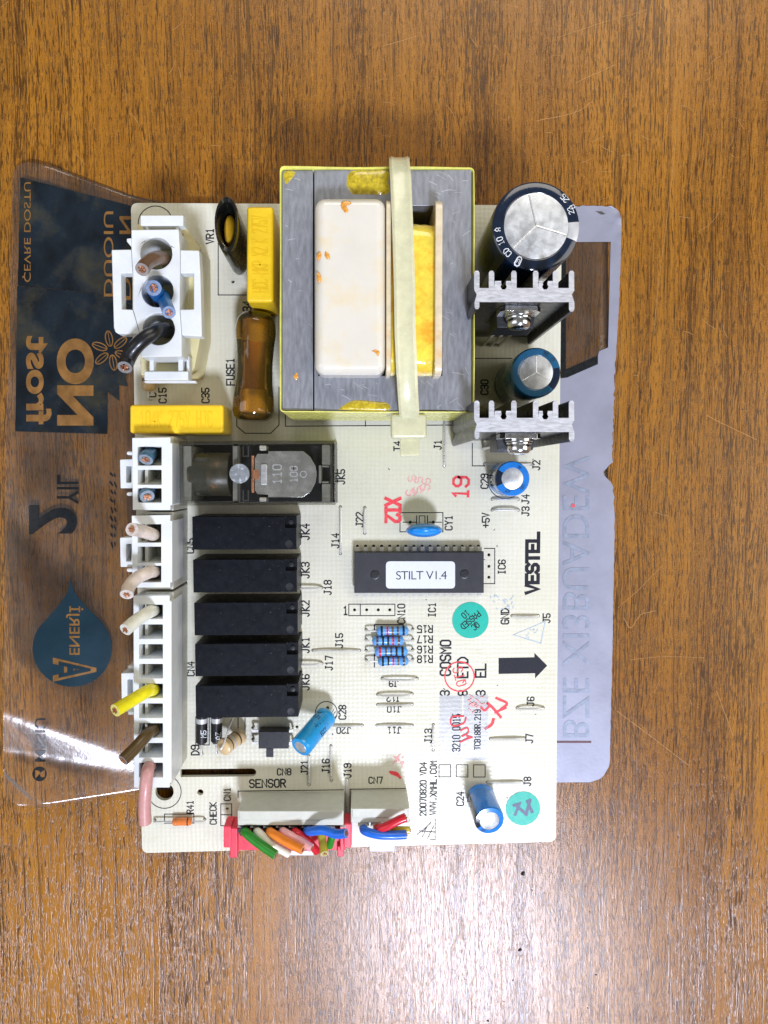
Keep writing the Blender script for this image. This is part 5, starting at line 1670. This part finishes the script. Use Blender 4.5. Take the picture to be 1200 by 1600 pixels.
wire(p3, [(241, 838, 9), (240, 836, 17), (232, 833, 22), (217, 829, 25), (206, 827, 29)], 1.8, 'beige', label='cut beige wire')
wire(p3, [(242, 894, 9), (240, 893, 17), (230, 895, 22), (214, 903, 24.5), (202, 916, 27), (198, 929, 29.5)], 1.8, 'beige', label='long bent beige wire')
cells9 = [(945 + 30.9 * k, 945 + 30.9 * k + 22) for k in range(9)]
p9 = strip_plug('strip_plug', 'long white nine way plug with cut white, yellow, brown and pink wires', 931, 1231, cells9, (1052, 1112), x0=208, xr=268, bumps=(1043, 1115))
wire(p9, [(240, 955, 9), (239, 954, 17), (230, 958, 22), (212, 970, 26), (196, 984, 29.5)], 1.8, 'white', label='cut white wire')
wire(p9, [(241, 1078, 9), (239, 1078, 17), (230, 1080, 22), (205, 1095, 26.5), (180, 1110, 31)], 1.8, 'yellow', label='cut yellow wire')
wire(p9, [(241, 1140, 9), (240, 1140, 17), (230, 1148, 21), (212, 1168, 24.5), (192, 1188, 28)], 1.75, 'dark_brown', label='cut dark brown wire')
wire(p9, [(234, 1200, 9), (234, 1197, 17), (231, 1204, 21), (228, 1230, 22), (226, 1260, 21), (227, 1285, 20)], 1.8, 'pink', label='long pink wire hanging past the plug')

# red sensor plug
c = U(450, 1315, 0)
rp = thing('sensor_plug', 'red plug at the board edge with a row of coloured wires', 'plug', (c.x, c.y, ZB + 2))
m = MB(); m.pxbox(371, 1296, 540, 1329, 2, 7.5)
obj('housing', m, 'red_plug', rp, 0.3)
m = MB()
m.pxbox(349, 1291, 361, 1325, 4, 10.5); m.pxbox(359, 1294, 371, 1341, 2.5, 10); m.pxbox(531, 1291, 538, 1330, 3, 10); m.pxbox(537, 1287, 549, 1325, 4, 11); m.pxbox(527, 1322, 537, 1339, 2.5, 9)
obj('side_latch', m, 'red_plug', rp, 0.35, split=True)
WX = [381, 401, 420, 440, 459, 478, 499, 518]
m = MB()
for x in WX:
    p = U(x, 1297, 11.5)
    m.lathe([(1.75, ZB + 6.5), (1.75, ZB + 12.3)], (p.x, p.y + 0.1, 0), seg=6)
obj('wire_entry', m, 'black_plastic', rp, split=True)
sw = [(0, 'green', [(381, 1297, 9), (384, 1301, 13), (402, 1316, 15.5), (431, 1336, 18)], 1.35), (1, 'white', [(401, 1297, 9), (404, 1301, 13), (424, 1318, 13.5), (451, 1334, 12)], 1.25),
      (2, 'orange', [(420, 1297, 9), (424, 1301, 13.5), (444, 1313, 16), (473, 1328, 19)], 1.3), (3, 'rose', [(440, 1297, 9), (444, 1300, 13.5), (464, 1311, 15), (487, 1325, 17)], 1.2),
      (4, 'red', [(459, 1297, 9), (463, 1301, 13.5), (480, 1313, 13), (495, 1330, 10.5)], 1.2), (5, 'bright_blue', [(478, 1296, 9), (483, 1299, 14), (505, 1297, 16.5), (525, 1303, 18), (541, 1302, 19.5)], 1.35),
      (6, 'olive', [(499, 1297, 9), (502, 1302, 12.5), (504, 1317, 14), (507, 1334, 17)], 1.2), (7, 'green', [(518, 1297, 9), (520, 1302, 12.5), (517, 1314, 12), (515, 1322, 11)], 1.15)]
for k, cn, pts, r in sw:
    wire(rp, pts, r, cn, label='cut %s wire' % cn.replace('_', ' '))
m = MB(); m.pxbox(440, 1329, 490, 1337, 5.5, 6.5)
obj('sheath', m, 'white_plug', rp, 0.2)
# white auxiliary plug
c = U(595, 1308, 0)
ap = thing('auxiliary_plug', 'small white plug at the board edge with blue and red wires', 'plug', (c.x, c.y, ZB + 2))
m = MB(); m.pxbox(549, 1283, 641, 1322, 2.0, 8.0); m.pxbox(577, 1318, 617, 1331, 2.5, 7.0)
obj('housing', m, 'white_plug', ap, 0.3)
m = MB()
for x in (568, 588):
    p = U(x, 1291, 11)
    m.lathe([(1.75, ZB + 6.5), (1.75, ZB + 11.5)], (p.x, p.y + 0.1, 0), seg=6)
obj('wire_entry', m, 'cream_socket', ap, split=True)
wire(ap, [(568, 1291, 9), (570, 1298, 13.5), (590, 1304, 15), (615, 1305, 15), (635, 1304, 15)], 1.3, 'bright_blue', label='cut blue wire')
wire(ap, [(588, 1291, 9), (592, 1295, 13.5), (606, 1290, 15), (622, 1282, 15.5), (634, 1277, 15.5)], 1.3, 'red', label='cut red wire')
wire(ap, [(606, 1291, 8), (614, 1296, 12), (628, 1297, 13), (640, 1297, 13)], 1.1, 'olive', label='cut yellow wire')
